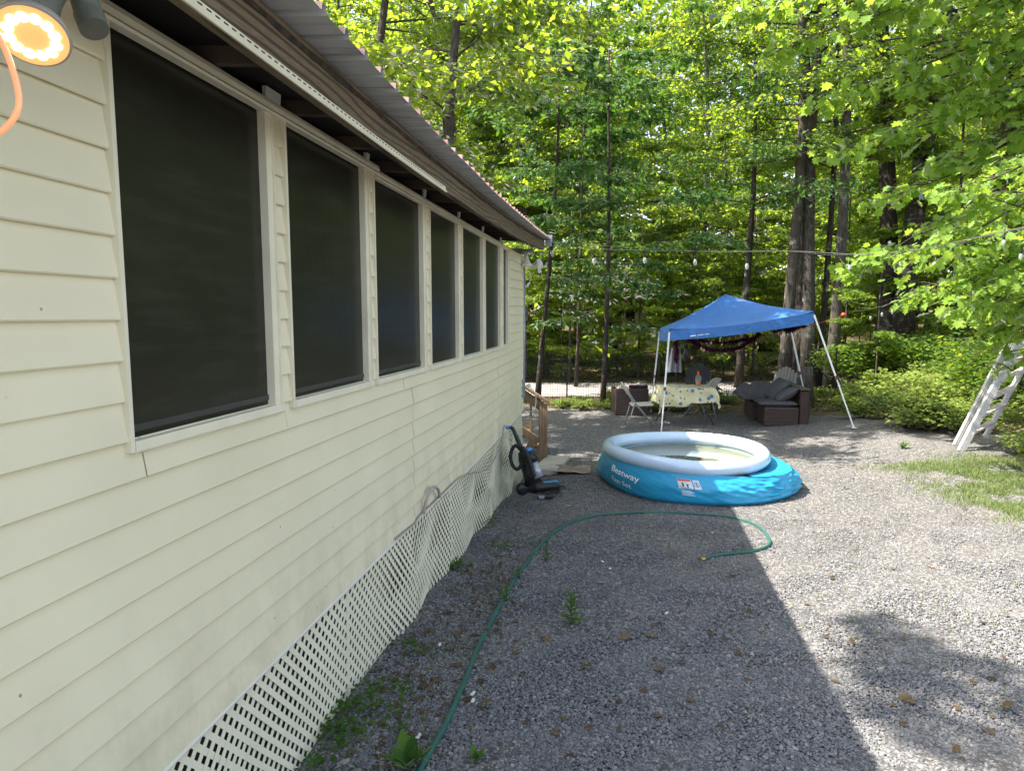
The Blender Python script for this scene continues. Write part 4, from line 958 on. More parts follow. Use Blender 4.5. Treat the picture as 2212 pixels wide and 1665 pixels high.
# ---------------------------------------------------------------- STAIRS at the far corner
sta = thing('wooden_stairs', 'weathered wooden steps with a sloping handrail behind the house corner', 'stairs', (-1.6, 10.7, -.3)); sl = sta.location
def sb(mb, name, mat=None, parent=sta):
    mb.v = [tuple(Vector(v)-sl) for v in mb.v]; return mb.build(name, mat or M['stairwood'], parent)
PX = at(1173, 925, 10.75); px_, py_ = PX.x, PX.y
for yo in (0,):
    g_ = float(gz(px_, py_+yo)); top = at(1173, 872, 10.75).z
    sb(MB().box((px_, py_+yo, (top+g_)/2-.02), (.125, .09, top-g_+.04)), 'newel_post')
    a_ = Vector((px_+.10, py_+yo, top-.015)); b_ = Vector((px_-.85, py_+yo, top+.58))
    sb(MB().bar(a_+Vector((0, 0, .035)), b_+Vector((0, 0, .035)), .14, .032), 'handrail'); sb(MB().bar(a_+Vector((-.12, 0, -.03)), b_-Vector((0, 0, .05)), .038, .13), 'top_rail')
    dz_ = .62/.95
    sb(MB().bar(Vector((px_-.06, py_+yo, g_+.36)), Vector((px_-.85, py_+yo, g_+.36+.79*dz_)), .038, .11), 'bottom_rail')
    for k in range(4):
        x_ = px_-.19-.21*k; zt_ = top-.05+(px_-x_)*dz_; sb(MB().box((x_, py_+yo+.03, (zt_+g_+.4+(px_-x_)*dz_)/2), (.03, .03, zt_-(g_+.3+(px_-x_)*dz_))), 'baluster')
for k in range(4): sb(MB().box((px_-.12-.26*k, py_+.5, -.3+.17+.17*k), (.28, .96, .036)), 'tread')
m = MB().box(on_ground(1192, 1010)+Vector((0, 0, .04)), (.36, .95, .09), rot(0, 0, -.15), bev=.01)
tag(m.build('step_slab', simple('pale_slab', (.42, .39, .33), .8, .15), None), 'pale concrete slab at the foot of the wooden steps', 'slab')
m = MB(); mc = on_ground(1236, 1017)
m.grid(lambda u, v: mc+Vector((-.26+.52*u, -.22+.44*v, .02+.025*mn.noise(Vector((u*3, v*3, 5)))+.012)), 16, 12); 
tag(m.build('doormat', simple('worn_red_mat', (.27, .20, .16), .95, .4, 6, bump=.5, bsc=90), None, True), 'worn reddish mat lying on the gravel beside the steps', 'mat')
# far corner lamp under the eave
fl2 = thing('corner_flood_light', 'white twin flood light mounted on the house corner under the eave', 'light', at(1137, 548, 9.95)); f0 = fl2.location
def fb(mb, name, mat, sm=.6): mb.v = [tuple(Vector(v)-f0) for v in mb.v]; return mb.build(name, mat, fl2, sm)
fb(MB().box(at(1140, 542, 9.97), (.17, .10, .05), bev=.008), 'mount_box', M['silver'])
fb(MB().lathe(at(1137, 560, 9.9), [(.02, .07), (.03, .04), (.032, .0), (.06, -.05), (.085, -.08), (.085, -.10), (.05, -.105)], 18), 'lamp_head', M['white'], True)
fb(MB().lathe(at(1160, 572, 10.0), [(.03, -.09), (.045, -.02), (.075, .05), (.075, .07), (.03, .075)], 18, rot(0, 1.2, .2)), 'lamp_head', M['white'], True)
fb(MB().box(at(1164, 575, 9.9), (.05, .04, .20), rot(0, -.12, 0), bev=.01), 'sensor', M['white'])
fb(MB().tube(smooth_path([at(1142, 585, 9.9), at(1147, 600, 9.9), at(1143, 612, 9.9)]), .006, 5), 'cord', M['white'], True)
fb(MB().box(at(1140, 616, 9.9), (.03, .03, .07), rot(0, .5, 0), bev=.008), 'pull_sensor', M['white'])

# ---------------------------------------------------------------- VACUUM
vac = thing('vacuum_cleaner', 'black upright vacuum cleaner leaning on the lattice with its hose coiled', 'vacuum cleaner', on_ground(1160, 1075)); vp = vac.location
def vb(mb, name, mat, sm=.6, parent=vac): mb.v = [tuple(Vector(v)-vp) for v in mb.v]; return mb.build(name, mat, parent, sm)
D_ = 8.35; V = lambda x, y, d=D_: at(x, y, d)
def c5(x, y, d=D_): return at((1200+x*.3002)*.7373, (1050+y*.3002)*.7373, d)
vb(MB().tube(smooth_path([c5(935, 675), c5(955, 672), c5(975, 674)]), .022, 10), 'handle_grip', M['blueplastic'], True)
vb(MB().tube(smooth_path([c5(972, 674), c5(1005, 682), c5(1040, 760), c5(1078, 850), c5(1120, 960)]), [.020]*6+[.022]*6+[.026]*6+[.03]*7, 10), 'handle', M['black'], True)
bd = MB(); A_ = c5(1095, 905); B_ = c5(1215, 1225, 8.3); dd = (B_-A_).normalized(); bd.tube([A_, A_.lerp(B_, .2), A_.lerp(B_, .6), B_], [.045, .075, .085, .10], 14)
vb(bd, 'body', M['black'], True)
can_ = MB(); A_ = c5(1145, 875, 8.2); B_ = c5(1265, 1160, 8.15); can_.tube([A_, A_.lerp(B_, .08), A_.lerp(B_, .3)], [.04, .06, .062], 16); vb(can_, 'dust_lid', M['blueplastic'], True)
can_ = MB().tube([A_.lerp(B_, .12), A_.lerp(B_, .5)], [.066, .066], 16); vb(can_, 'filter_housing', M['black'], True)
can_ = MB().tube([A_.lerp(B_, .5), B_], [.060, .056], 16); vb(can_, 'dust_cup', M['silver'], True)
hz_ = [c5(1080, 890, 8.2), c5(1050, 850, 8.2), c5(1010, 870, 8.2), c5(985, 950, 8.2), c5(1000, 1030, 8.2), c5(1045, 1080, 8.2), c5(1090, 1040, 8.2), c5(1085, 990, 8.2)]
def corr(path, r, n=5):
    pp = smooth_path(path, n); return MB().tube(pp, [r*(1 if i % 2 else .86) for i in range(len(pp))], 10)
vb(corr(hz_, .024), 'suction_hose', M['blackrub'], True)
vb(corr([c5(1050, 860, 8.15), c5(1110, 880, 8.1), c5(1160, 960, 8.08), c5(1190, 1060, 8.05), c5(1215, 1150, 8.05)], .026), 'suction_hose', M['blackrub'], True)
hd = on_ground(1172, 1058); vb(MB().box(hd+Vector((.02, 0, .055)), (.36, .26, .10), rot(0, 0, .5), bev=.035), 'floor_head', M['black'])
vb(MB().box(hd+Vector((.10, .03, .10)), (.20, .06, .03), rot(0, 0, .5), bev=.01), 'head_trim', M['blueplastic'])
for sy in (-1, 1): 
    vb(MB().lathe(c5(1130, 1240)+Vector((.03*sy, .08*sy, -.02)), [(.02, -.03), (.07, -.03), (.075, 0), (.07, .03), (.02, .03)], 18, rot(PI/2, 0, .5)), 'wheel', M['black'], True)
nz = thing('vacuum_nozzle', 'small black and silver vacuum nozzle lying loose on the gravel', 'nozzle', on_ground(1172, 1078))
MB().tube([(-.06, 0, .035), (.05, .01, .03)], [.038, .032], 12).build('nozzle_body', M['black'], nz, .6); MB().box((-.01, -.036, .035), (.07, .012, .04), bev=.004).build('nozzle_plate', M['silver'], nz); MB().box((.08, .02, .03), (.09, .07, .04), rot(0, 0, .3), bev=.012).build('nozzle_foot', M['black'], nz)
rr_ = random.Random(4); cp = [on_ground(1150+rr_.uniform(-10, 65), 1056+rr_.uniform(-12, 14), rr_.uniform(.008, .05)) for k in range(26)]+[on_ground(x, y, .01) for x, y in ((1205, 1050), (1222, 1052), (1210, 1058), (1190, 1062), (1165, 1066), (1140, 1062))]
m = MB().tube(smooth_path(cp, 6), .0045, 5); tag(m.build('power_cord', M['blackrub'], None, True), 'tangled black power cord heaped around the vacuum cleaner foot', 'cord')

# ---------------------------------------------------------------- FENCE
fnc = thing('mesh_fence', 'low black plastic mesh fence along the far edge of the gravel', 'fence', (0, 16.9, 0)); f0_ = fnc.location
m = MB(); fx0, fx1 = -3.2, 5.2
def fy(x): return 16.6+.139*x
for i in range(int((fx1-fx0)/.055)):
    x = fx0+i*.055; y = fy(x); g = float(gz(x, y)); m.add([(x, y-16.9, g), (x+.0055, y-16.9, g), (x+.0055, y-16.9, g+1.2), (x, y-16.9, g+1.2)], [(0, 1, 2, 3)])
for j in range(24):
    for i in range(16):
        xa = fx0+(fx1-fx0)*i/16; xb = fx0+(fx1-fx0)*(i+1)/16; za = float(gz(xa, fy(xa)))+.02+j*.0515+.006*math.sin(i*1.7+j); zb_ = float(gz(xb, fy(xb)))+.02+j*.0515+.006*math.sin((i+1)*1.7+j)
        m.add([(xa, fy(xa)-16.902, za), (xb, fy(xb)-16.902, zb_), (xb, fy(xb)-16.902, zb_+.005), (xa, fy(xa)-16.902, za+.005)], [(0, 1, 2, 3)])
m.build('mesh_panel', M['blackrub'], fnc)
for x in (-3.2, -1.0, 1.3, 3.3, 5.2): MB().box((x, fy(x)-16.85, float(gz(x, fy(x)))+.62), (.035, .035, 1.28)).build('fence_post', M['black'], fnc)

# ---------------------------------------------------------------- NEIGHBOUR HOUSES
nh = thing('neighbour_house', 'off white house with dark windows glimpsed through the woods behind the canopy', 'house', (4.6, 38, float(gz(4.6, 38))), .15)
m = MB()
for k in range(17): m.box((0, 0, .1+k*.16), (11, .06, .165), rot(.1, 0, 0))
m.box((0, 3, 1.3), (10.9, 5.8, 2.7)); m.build('wall', simple('neighbour_siding', (.45, .44, .42), .6), nh)
m = MB(); m.add([(-5.8, -.5, 2.75), (5.8, -.5, 2.75), (5.8, 3.2, 4.2), (-5.8, 3.2, 4.2), (-5.8, 6.5, 2.75), (5.8, 6.5, 2.75)], [(0, 1, 2, 3), (3, 2, 5, 4)]); m.build('roof', simple('neighbour_roof', (.08, .075, .07), .8), nh)
for x in (-4.0, -1.6, 1.0, 3.6):
    w_ = MB().box((x, -.06, 1.5), (1.1, .06, 1.2)).build('window', M['screen'], nh); MB().box((x, -.10, 2.13), (1.25, .06, .08)).box((x, -.10, .87), (1.25, .06, .08)).box((x, -.10, 1.5), (.05, .04, 1.2)).build('frame', M['white'], w_)
MB().box((-5.2, -1.2, 1.0), (.12, .12, 2.1)).box((5.2, -1.2, 1.0), (.12, .12, 2.1)).build('porch_post', M['white'], nh)
m = MB(); yb = at(1968, 705, 24); tag(m.box(Vector((yb.x, yb.y, yb.z)), (.30, .25, .75), bev=.03).box(Vector((yb.x-.35, yb.y+.3, yb.z-1.0)), (.14, .2, 1.0), bev=.03).build('play_tower', simple('yellow_plastic', (.70, .38, .02), .5), None), 'yellow plastic play tower half hidden behind the dark trunks', 'play tower')

# ================================================================ VEGETATION
# hero trunks with label, pixel column and distance
def trunk_tree(name, label, x, y, H, tr, lean, seed, crown0=3.5, R=3.0, nleaf=9000, barkm='bark', mat=None, ls=.12, nb=26, T=KITE, flat=.16, tone=0, drop=.1):
    pr = gen_tree(seed, H, crown0, R, nleaf, ls, tr, mat or M['leaf'], lean=lean, nb=nb, barkm=barkm, T=T, flat=flat, tone=tone, drop=drop); o = plant_tree(pr, name, label, x, y, 1, 0); o.scale = (1, 1, 1); return o
def gp(px, py): p = on_ground(px, py); return p.x, p.y
cl_ = at(1700, 850, 19.0)
for (px, d_, tr, H, ln, lab, bk) in ((1692, 18.6, .15, 15, (-.012, 0), 'leftmost trunk of the clump of trees behind the sofa', 'bark'), (1720, 18.9, .205, 19, (-.004, 0), 'thickest dark trunk in the middle of the tree clump behind the sofa', 'bark'),
                          (1745, 18.4, .17, 18, (.002, .01), 'pale lichened trunk of the clump just right of the thickest one', 'bark'), (1766, 19.2, .08, 14, (.012, 0), 'slim dark trunk standing right of the tree clump', 'barkdark'),
                          (1790, 18.0, .14, 16, (.018, 0), 'grey leaning trunk rising right of the canopy leg', 'bark')):
    p = at(px, 850, d_); trunk_tree('tree', lab, p.x, p.y, H, tr, ln, px, 6.0, 3.8, 9000, bk, nb=22)
for (px, d_, tr, H, ln, lab) in ((1905, 19.6, .27, 19, (0, 0), 'straight dark trunk behind the short string of bulbs, left of its twin'), (1945, 19.4, .29, 19, (.004, 0), 'widest dark trunk behind the short string of bulbs'),
                          (1118, 27, .22, 18, (.055, 0), 'tall leaning grey trunk rising over the end of the roof'), (1075, 30, .2, 18, (.0, 0), 'tall grey trunk behind the middle of the roof edge'), (960, 30, .26, 19, (-.01, 0), 'tall trunk standing behind the left part of the roof'),
                          (1500, 33, .15, 18, (.01, 0), 'upright trunk far behind the peak of the canopy'), (2120, 22, .2, 16, (0, 0), 'dark trunk among the leaves at the right side')):
    p = at(px, 800, d_); trunk_tree('tree', lab, p.x, p.y, H, tr, ln, px, 7.0, 3.6, 10000, 'barkdark' if px > 1800 else 'bark', nb=24)
# broad leaved small trees left of centre, shade put into their leaf colour
p = at(1160, 880, 17.2); trunk_tree('beech_tree', 'shade toned young tree with a bent trunk just beyond the house corner', p.x, p.y, 7.6, .06, (.07, 0), 501, 1.9, 2.3, 5600, 'barkdark', M['leafshade'], .17, 30, OVAL, .12)
p = at(1302, 880, 16.3); trunk_tree('beech_tree', 'shade toned tree with a forked thin trunk left of the wicker armchair', p.x, p.y, 8.0, .05, (.015, 0), 502, 1.7, 2.2, 5600, 'barkdark', M['leafshade'], .17, 30, OVAL, .12)
p = at(1245, 700, 20); trunk_tree('beech_tree', 'taller shade toned tree rising between the two forked saplings', p.x, p.y, 11, .038, (.03, 0), 503, 3.0, 3.0, 6000, 'barkdark', M['leafshade'], .16, 34, OVAL, .12)
p = at(1600, 700, 19.5); trunk_tree('maple_tree', 'shaded maple whose dark layered branches hang above the canopy', p.x, p.y, 10, .10, (.02, 0), 504, 4.2, 3.4, 7500, 'barkdark', M['leafshade'], .14, 36, OVAL, .10)
# shade trees behind the house (their shadows dapple the yard)
LABS = iter(['tall tree beside the steps just behind the end of the house', 'tall tree behind the house whose crown shades the near gravel', 'tall tree behind the far end of the house', 'tall tree just past the house end on the left', 'tree behind the middle of the house roof', 'tree far left beyond the stairs', 'tree at the left edge of the road beyond the stairs'])
for (x, y, pr, s_) in ((-6.7, 1.8, SHADE, 1), (-7.8, 11.0, SHADE2, .9), (-4.6, 13.8, SHADE2, .9), (-2.7, 12.6, SHADE2, .82), (-12, 7.5, SHADE2, 1.0)):
    plant_tree(pr, 'tree', next(LABS), x, y, s_, random.uniform(0, 6))
# woods: jittered rows
rw = random.Random(21); n_b = 0
def clear(x, y):
    return not (y < 22.5 and abs(y-(19.6+.139*x)) < 1.9) and not (abs(x-4.6) < 6 and 36 < y < 45)
grp = 'background woodland trees'
for y0, dx, kinds, sc_ in ((25, 4.2, 'MMM', .66), (28, 4.6, 'MMM', .85), (31, 5.0, 'MMM', 1.05), (35, 5.5, 'MTM', 1.15), (40, 6.0, 'TTM', 1.05), (48, 6.0, 'TTT', 1.3)):
    x = -y0*.62-2
    while x < y0*.80+3:
        X = x+rw.uniform(-1, 1)*dx*.35; Y = y0+rw.uniform(-1.5, 1.5)+.1*x; k = rw.choice(kinds)
        if clear(X, Y):
            pr = rw.choice(TALL if k == 'T' else MID); ppx = 1106+FPX*(Vector((X, Y, 0)).dot(_R)/Vector((X, Y, 0)).dot(Vector((-math.sin(YAW), math.cos(YAW), 0)))); rown = {25: 'small leafy tree in the front row across the road', 28: 'leafy tree in the second row across the road', 31: 'leafy tree in the third row of the woods', 35: 'tall tree deeper in the woods', 40: 'tall tree far back in the woods', 48: 'tallest distant tree at the back of the woods'}[y0]; side = 'seen over the house roof' if ppx < 1150 else 'just right of the house corner' if ppx < 1320 else 'left of the blue canopy' if ppx < 1480 else 'behind the blue canopy' if ppx < 1680 else 'behind the trunk clump' if ppx < 1860 else 'behind the twin dark trunks' if ppx < 2010 else 'behind the right hand branches'; plant_tree(pr, 'woodland_tree', rown+', '+side, X, Y, sc_*rw.uniform(.85, 1.15)*(1.15 if k == 'M' else 1), rw.uniform(0, 6.28), grp)
        x += dx
# trees and saplings on the near side, right of the clump and beside the yard
for (x, y, pr, s_, lab) in ((9.3, 20.5, MID[1], 1.1, 'bushy green tree behind the leaning ladder and shrubs'), (12.0, 17.5, MID[0], 1.1, 'leafy tree at the right edge behind the ladder'), (11.5, 24, TALL[2], .95, 'tall leafy tree behind the twin dark trunks'), (15, 22, TALL[0], .95, 'tall tree at the far right behind the shrubs')):
    plant_tree(pr, 'tree', lab, x, y, s_, random.uniform(0, 6))
for i in range(46):
    x = -10+i*.6+rw.uniform(-.3, .3); y = 21.2+.139*x*.8+rw.uniform(.5, 2.4)
    plant_tree(rw.choice(SAP), 'sapling', 'slender leafy sapling in the lit row along the far side of the road', x, y, rw.uniform(.7, 1.35), rw.uniform(0, 6), 'saplings along the road', 'sapling')
for i in range(46):
    y = rw.uniform(17.0, 34); x = rw.uniform(-.35*y, .75*y)
    if not clear(x, y) or (y < 20.5 and -1.5 < x < 5.6): continue
    plant_tree(rw.choice(SAP), 'sapling', 'slender leafy sapling growing in the woodland undergrowth', x, y, rw.uniform(.8, 1.3), rw.uniform(0, 6), 'woodland saplings', 'sapling')
# hero right hand tree with lobed leaves
def hero_branch_tree(seed, base, H, tr, branches, label, name, T, mat, ls, per, nfront):
    rng = np.random.default_rng(seed); o = thing(name, label, 'tree', base); tb_ = MB(); B0 = Vector(base)
    K = 8; tp = [Vector((.1*math.sin(i), .1*math.cos(i*1.3), i*H/K-.1)) for i in range(K+1)]; tb_.tube(tp, [tr*(1-.8*i/K) for i in range(K+1)], 12)
    P = []; O = []
    for (z, end, r0) in branches:
        p0 = Vector((0, 0, z)); e = Vector(end)-B0; L = (e-p0).length; bp = []
        for k in range(7):
            t = k/6; c_ = p0.lerp(e, t); c_.z += .10*L*math.sin(PI*t)+rng.normal(0, .05); c_.x += rng.normal(0, .07); c_.y += rng.normal(0, .07); bp.append(c_)
        tb_.tube(bp, [r0*(1-.9*k/6) for k in range(7)], 6, caps=False)
        base_dir = (e-p0).normalized(); a = math.atan2(base_dir.y, base_dir.x)
        for s_ in range(int(L*7)):
            u = rng.uniform(.25, 1.0)*6; i = min(int(u), 5); c_ = bp[i].lerp(bp[i+1], u-i); a2 = a+rng.choice([-1, 1])*rng.uniform(.2, 1.3); l2 = rng.uniform(.35, 1.0)*(1.15-u/9)
            e2 = c_+Vector((math.cos(a2)*l2, math.sin(a2)*l2, -.16*l2+rng.normal(0, .10))); tb_.tube([c_, c_.lerp(e2, .5)+Vector((0, 0, .04)), e2], [.009, .006, .003], 4, caps=False)
            n = per; tt = rng.uniform(.15, 1.08, n)[:, None]; off = rng.normal(0, 1, (n, 3))*np.array([.10, .10, .045])
            P.append(np.array(c_)[None]*(1-tt)+np.array(e2)[None]*tt+off); O.append(np.repeat(np.array([[math.cos(a2), math.sin(a2), 0]]), n, 0))
    P = np.concatenate(P); O = np.concatenate(O); tb_.build('trunk', M['bark'], o, True)
    camv = np.array([0, 0, CZ])-np.array(B0); dist = np.linalg.norm(P-camv, axis=1)
    # in view?
    rel = P-camv; Fv = np.array(_F); Rv = np.array(_R); Uv = np.array(_U); dep = rel@Fv; cx_ = 1106+FPX*(rel@Rv)/dep; cy_ = 832.5-FPX*(rel@Uv)/dep
    vis = (cx_ > 0) & (cx_ < 2212) & (cy_ > 0) & (cy_ < 1665) & (dep > 0); key = np.where(vis, dist, 1e3); order = np.argsort(key); fr_ = order[:nfront]; rest = order[nfront:]
    rs_ = np.random.default_rng(seed+1)
    me = leafcloud('crown', T, P[rest], ls, mat, rs_, droop=.75, tilt=.5, outward=O[rest]); cr = link('crown', me, o); cr['kind'] = 'stuff'
    tm = [leafcloud('leaf', T, np.zeros((1, 3)), ls, mat, np.random.default_rng(k), droop=.75, tilt=.5) for k in range(8)]
    for j, i_ in enumerate(fr_):
        l_ = bpy.data.objects.new('leaf', tm[j % 8]); C.objects.link(l_); l_.parent = o; l_.location = P[i_]; l_.rotation_euler = (rs_.normal(0, .25), rs_.normal(0, .25), rs_.uniform(0, 6.28))
    return o
def br(z, px, py, d_, r=.04): return (z, at(px, py, d_), r)
hero_branch_tree(71, (7.4, 7.6, float(gz(7.4, 7.6))), 11, .17,
    [br(4.3, 2040, 430, 8.2), br(3.2, 2060, 690, 8.4, .03), br(3.0, 2130, 620, 8.0, .03), br(2.8, 2150, 740, 8.8, .025), br(3.9, 1990, 560, 8.8), br(3.5, 2120, 540, 7.8, .03),
     br(3.3, 2020, 640, 9.2, .025), br(3.0, 2185, 690, 8.2, .02), br(2.9, 2100, 700, 9.2, .02), br(4.4, 2150, 480, 8.6, .03), br(3.6, 2080, 610, 8.8, .02), br(2.6, 2190, 800, 9.0, .015)],
    'lobed leaf oak at the right edge with sunlit branches over the ladder', 'oak_tree', OAK, M['leaffresh'], .16, 16, 240)
hero_branch_tree(72, (8.6, 9.6, float(gz(8.6, 9.6))), 13, .2,
    [br(5.2, 1560, 20, 9.5, .05), br(5.6, 1680, 110, 9.5, .05), br(5.8, 1830, 40, 9.0, .05), br(5.0, 1760, 230, 9.8, .045), br(4.8, 1850, 330, 9.8, .045), br(6.0, 2000, 60, 8.8, .05), br(5.4, 1980, 190, 9.2, .045), br(5.0, 2090, 260, 9.2, .04), br(4.4, 1900, 440, 10.2, .04), br(4.2, 1960, 540, 10.6, .035), br(4.8, 2050, 360, 9.6, .04), br(6.4, 2150, 30, 8.8, .04), br(3.9, 1830, 600, 11.0, .03), br(5.6, 2130, 150, 9.2, .04), br(5.9, 1750, -30, 9.2, .04)],
    'tall maple leaning in from the right with long leafy branches over the yard', 'maple_tree', MAPLE, M['leaffresh'], .15, 10, 280)

# shrubs along the right edge
def gen_bush(seed, R, H, n, ls, mat, T=KITE):
    rng = np.random.default_rng(seed); tb_ = MB(); P = []
    for k in range(16):
        a = rng.uniform(0, 6.28); l = R*rng.uniform(.3, 1); h = H*rng.uniform(.55, 1); e = Vector((math.cos(a)*l, math.sin(a)*l, h)); m_ = Vector((e.x*.4, e.y*.4, h*.6)); tb_.tube([(0, 0, -.05), m_, e], [.012, .008, .003], 4, caps=False)
        nn = n//16; tt = rng.uniform(.3, 1.1, nn)[:, None]; c_ = np.array(m_)[None]*(1-tt)+np.array(e)[None]*tt; P.append(c_+rng.normal(0, 1, (nn, 3))*np.array([.17*R, .17*R, .10*H]))
    P = np.concatenate(P); P[:, 2] = np.abs(P[:, 2]); return tb_.mesh('stem', M['barkdark'], True), leafcloud('foliage', T, P, ls, mat, rng, droop=.1, tilt=.5)
BU = [gen_bush(61, .75, .62, 1500, .095, M['leafbush']), gen_bush(62, .85, .75, 1550, .10, M['leafbush']), gen_bush(63, .65, .45, 1100, .09, M['leafbush']), gen_bush(64, .9, 1.15, 2200, .10, M['leaf'], OVAL)]
def shrub(i, x, y, s_, lab, grp_=None, cat='shrub'):
    o = thing('shrub', lab, cat, G(x, y, -.02), random.uniform(0, 6.28), grp_); o.scale = (s_,)*3
    for nm, me in zip(('stem', 'foliage'), BU[i]): c_ = bpy.data.objects.new(nm, me); C.objects.link(c_); c_.parent = o
    return o
gb = 'low yellow green shrubs along the gravel edge'
for (px, py, i, s_) in ((1835, 860, 3, 1.0), (1880, 885, 0, .85), (1915, 905, 1, .8), (1955, 925, 0, .85), (1990, 928, 2, .9), (2022, 928, 1, .7), (1895, 850, 3, 1.1), (1945, 870, 0, 1.1), (2000, 890, 1, 1.1), (2050, 905, 0, 1.1), (2090, 925, 2, 1.0), (1820, 885, 2, .7), (1860, 902, 2, .7), (1950, 850, 3, 1.2), (2010, 860, 3, 1.2), (2070, 880, 1, 1.2),
                        (2245, 1015, 1, .6), (2270, 1005, 0, .7), (2265, 985, 2, .8), (2165, 905, 1, .8), (2265, 945, 0, 1.0), (2120, 885, 3, 1.2), (2180, 900, 3, 1.2), (1790, 868, 2, .8), (1850, 840, 3, 1.0)):
    p = on_ground(px, py); shrub(i, p.x, p.y, s_, 'low yellow green shrub in the sunlit bank along the gravel', gb)
for i in range(34):
    x = rw.uniform(-4, 14); y = fy(x)+rw.choice([rw.uniform(.15, .8), rw.uniform(6, 9)]); shrub(rw.choice([2, 2, 3]), x, y, rw.uniform(.4, .75), 'small leafy plant in the verge behind the mesh fence', 'verge plants by the road')
for i in range(10):
    x = rw.uniform(-1.2, 1.5); shrub(2, x, 15.9+rw.uniform(-.1, .4), rw.uniform(.35, .6), 'small dark plant at the foot of the mesh fence', 'plants at the fence foot')
# far woodland mass behind everything
rng = np.random.default_rng(5); N = 130000; A = rng.uniform(-.95, 1.15, N); Rr = rng.uniform(62, 80, N); Zz = rng.uniform(0, 40, N); 
Zc = 4*np.sin(A*17)+3*np.sin(A*41); keep = Zz < 34+Zc; P = np.stack([np.sin(A)*Rr, np.cos(A)*Rr, Zz], 1)[keep]
o = link('far_woodland', leafcloud('far_woodland', KITE, P, .78, M['leaf'], rng, tilt=.8)); tag(o, 'distant green woods closing off the view behind the trees', kind='stuff')

# grass patch on the right, sparse grass elsewhere
def blades(name, pts, h, label, mat, wd=.004, seed=1):
    rng = np.random.default_rng(seed); N = len(pts); P = np.array(pts); P[:, 2] = gz(P[:, 0], P[:, 1])-.005; a = rng.uniform(0, 6.28, N); hh = h*rng.uniform(.4, 1.3, N); s = np.stack([np.cos(a), np.sin(a), 0*a], 1)*wd
    lean_ = rng.normal(0, .55, (N, 2))*hh[:, None]; tip = P+np.concatenate([lean_, hh[:, None]], 1); mid = P+np.concatenate([lean_*.35, hh[:, None]*.6], 1)
    V = np.stack([P-s, P+s, mid+s*.7, mid-s*.7, tip], 1).reshape(-1, 3); b = (np.arange(N)*5)[:, None]; F = np.concatenate([b+np.array([[0, 1, 2]]), b+np.array([[0, 2, 3]]), b+np.array([[3, 2, 4]])], 1).reshape(-1, 3)
    o = link(name, np_mesh(name, V, F, mat, np.repeat(rng.uniform(0, 1, N), 3))); tag(o, label, kind='stuff'); return o
rng = np.random.default_rng(8)
def inpoly(n, cx, cy, rx, ry, rng, ang=0): 
    r = np.sqrt(rng.uniform(0, 1, n))*(1+.25*rng.normal(0, 1, n)); a = rng.uniform(0, 6.28, n); x = r*np.cos(a)*rx; y = r*np.sin(a)*ry; c, s = math.cos(ang), math.sin(ang); return np.stack([cx+x*c-y*s, cy+x*s+y*c, 0*x], 1)
gc = on_ground(2120, 1075); g2 = on_ground(2160, 1020); g3 = on_ground(2230, 1130); g4 = on_ground(2000, 1010)
pts = np.concatenate([inpoly(22000, gc.x+.75, gc.y, 1.0, .8, rng), inpoly(12000, g2.x+.7, g2.y, 1.3, .7, rng), inpoly(5000, g3.x+.5, g3.y, .7, .4, rng), inpoly(2500, g4.x+.2, g4.y, .8, .3, rng), inpoly(26000, on_ground(2110, 1050).x+.8, on_ground(2110, 1050).y, 1.25, 1.2, rng)])
keepg = np.array([mn.noise(Vector((p_[0]*1.7, p_[1]*1.7, 4)))+.5*mn.noise(Vector((p_[0]*6, p_[1]*6, 9)))+rng.normal(0, .15) > -.12 for p_ in pts]); pts = pts[keepg]
blades('grass', pts, .065, 'patchy green grass growing over the gravel at the right', M['grass'])
pts = np.concatenate([inpoly(2200, 3.2, 4.6, 2.2, 1.8, rng), inpoly(400, 1.5, 6.5, 2.0, 1.5, rng), inpoly(500, -.9, 4, .25, 1.8, rng)]); blades('sparse_grass', pts, .05, 'sparse thin grass blades poking through the gravel', M['grass'], .0022, 3)
# clover and seedlings along the lattice
def weedpatch(cx, cy, rx, ry, n, seed, size, T=KITE):
    rng = np.random.default_rng(seed); P = inpoly(n, cx, cy, rx, ry, rng); P[:, 2] = gz(P[:, 0], P[:, 1])+rng.uniform(.01, .07, n); return P
PP = []
for (px, py, rx, ry, n) in ((760, 1545, .22, .22, 260), (730, 1600, .12, .1, 90), (835, 1490, .15, .1, 60), (985, 1225, .12, .15, 80), (1055, 1130, .1, .25, 80), (880, 1400, .12, .1, 30), (1085, 1180, .12, .2, 50), (850, 1580, .1, .1, 30), (1060, 1100, .06, .2, 60), (700, 1660, .1, .1, 50), (905, 1420, .08, .1, 25)):
    p = on_ground(px, py); PP.append(weedpatch(p.x, p.y, rx, ry, n, px, .03))
P = np.concatenate(PP); o = link('clover', leafcloud('clover', KITE, P, .032, M['weed'], np.random.default_rng(3), droop=-.1, tilt=.4)); tag(o, 'small green clover and seedlings growing along the lattice foot', kind='stuff')
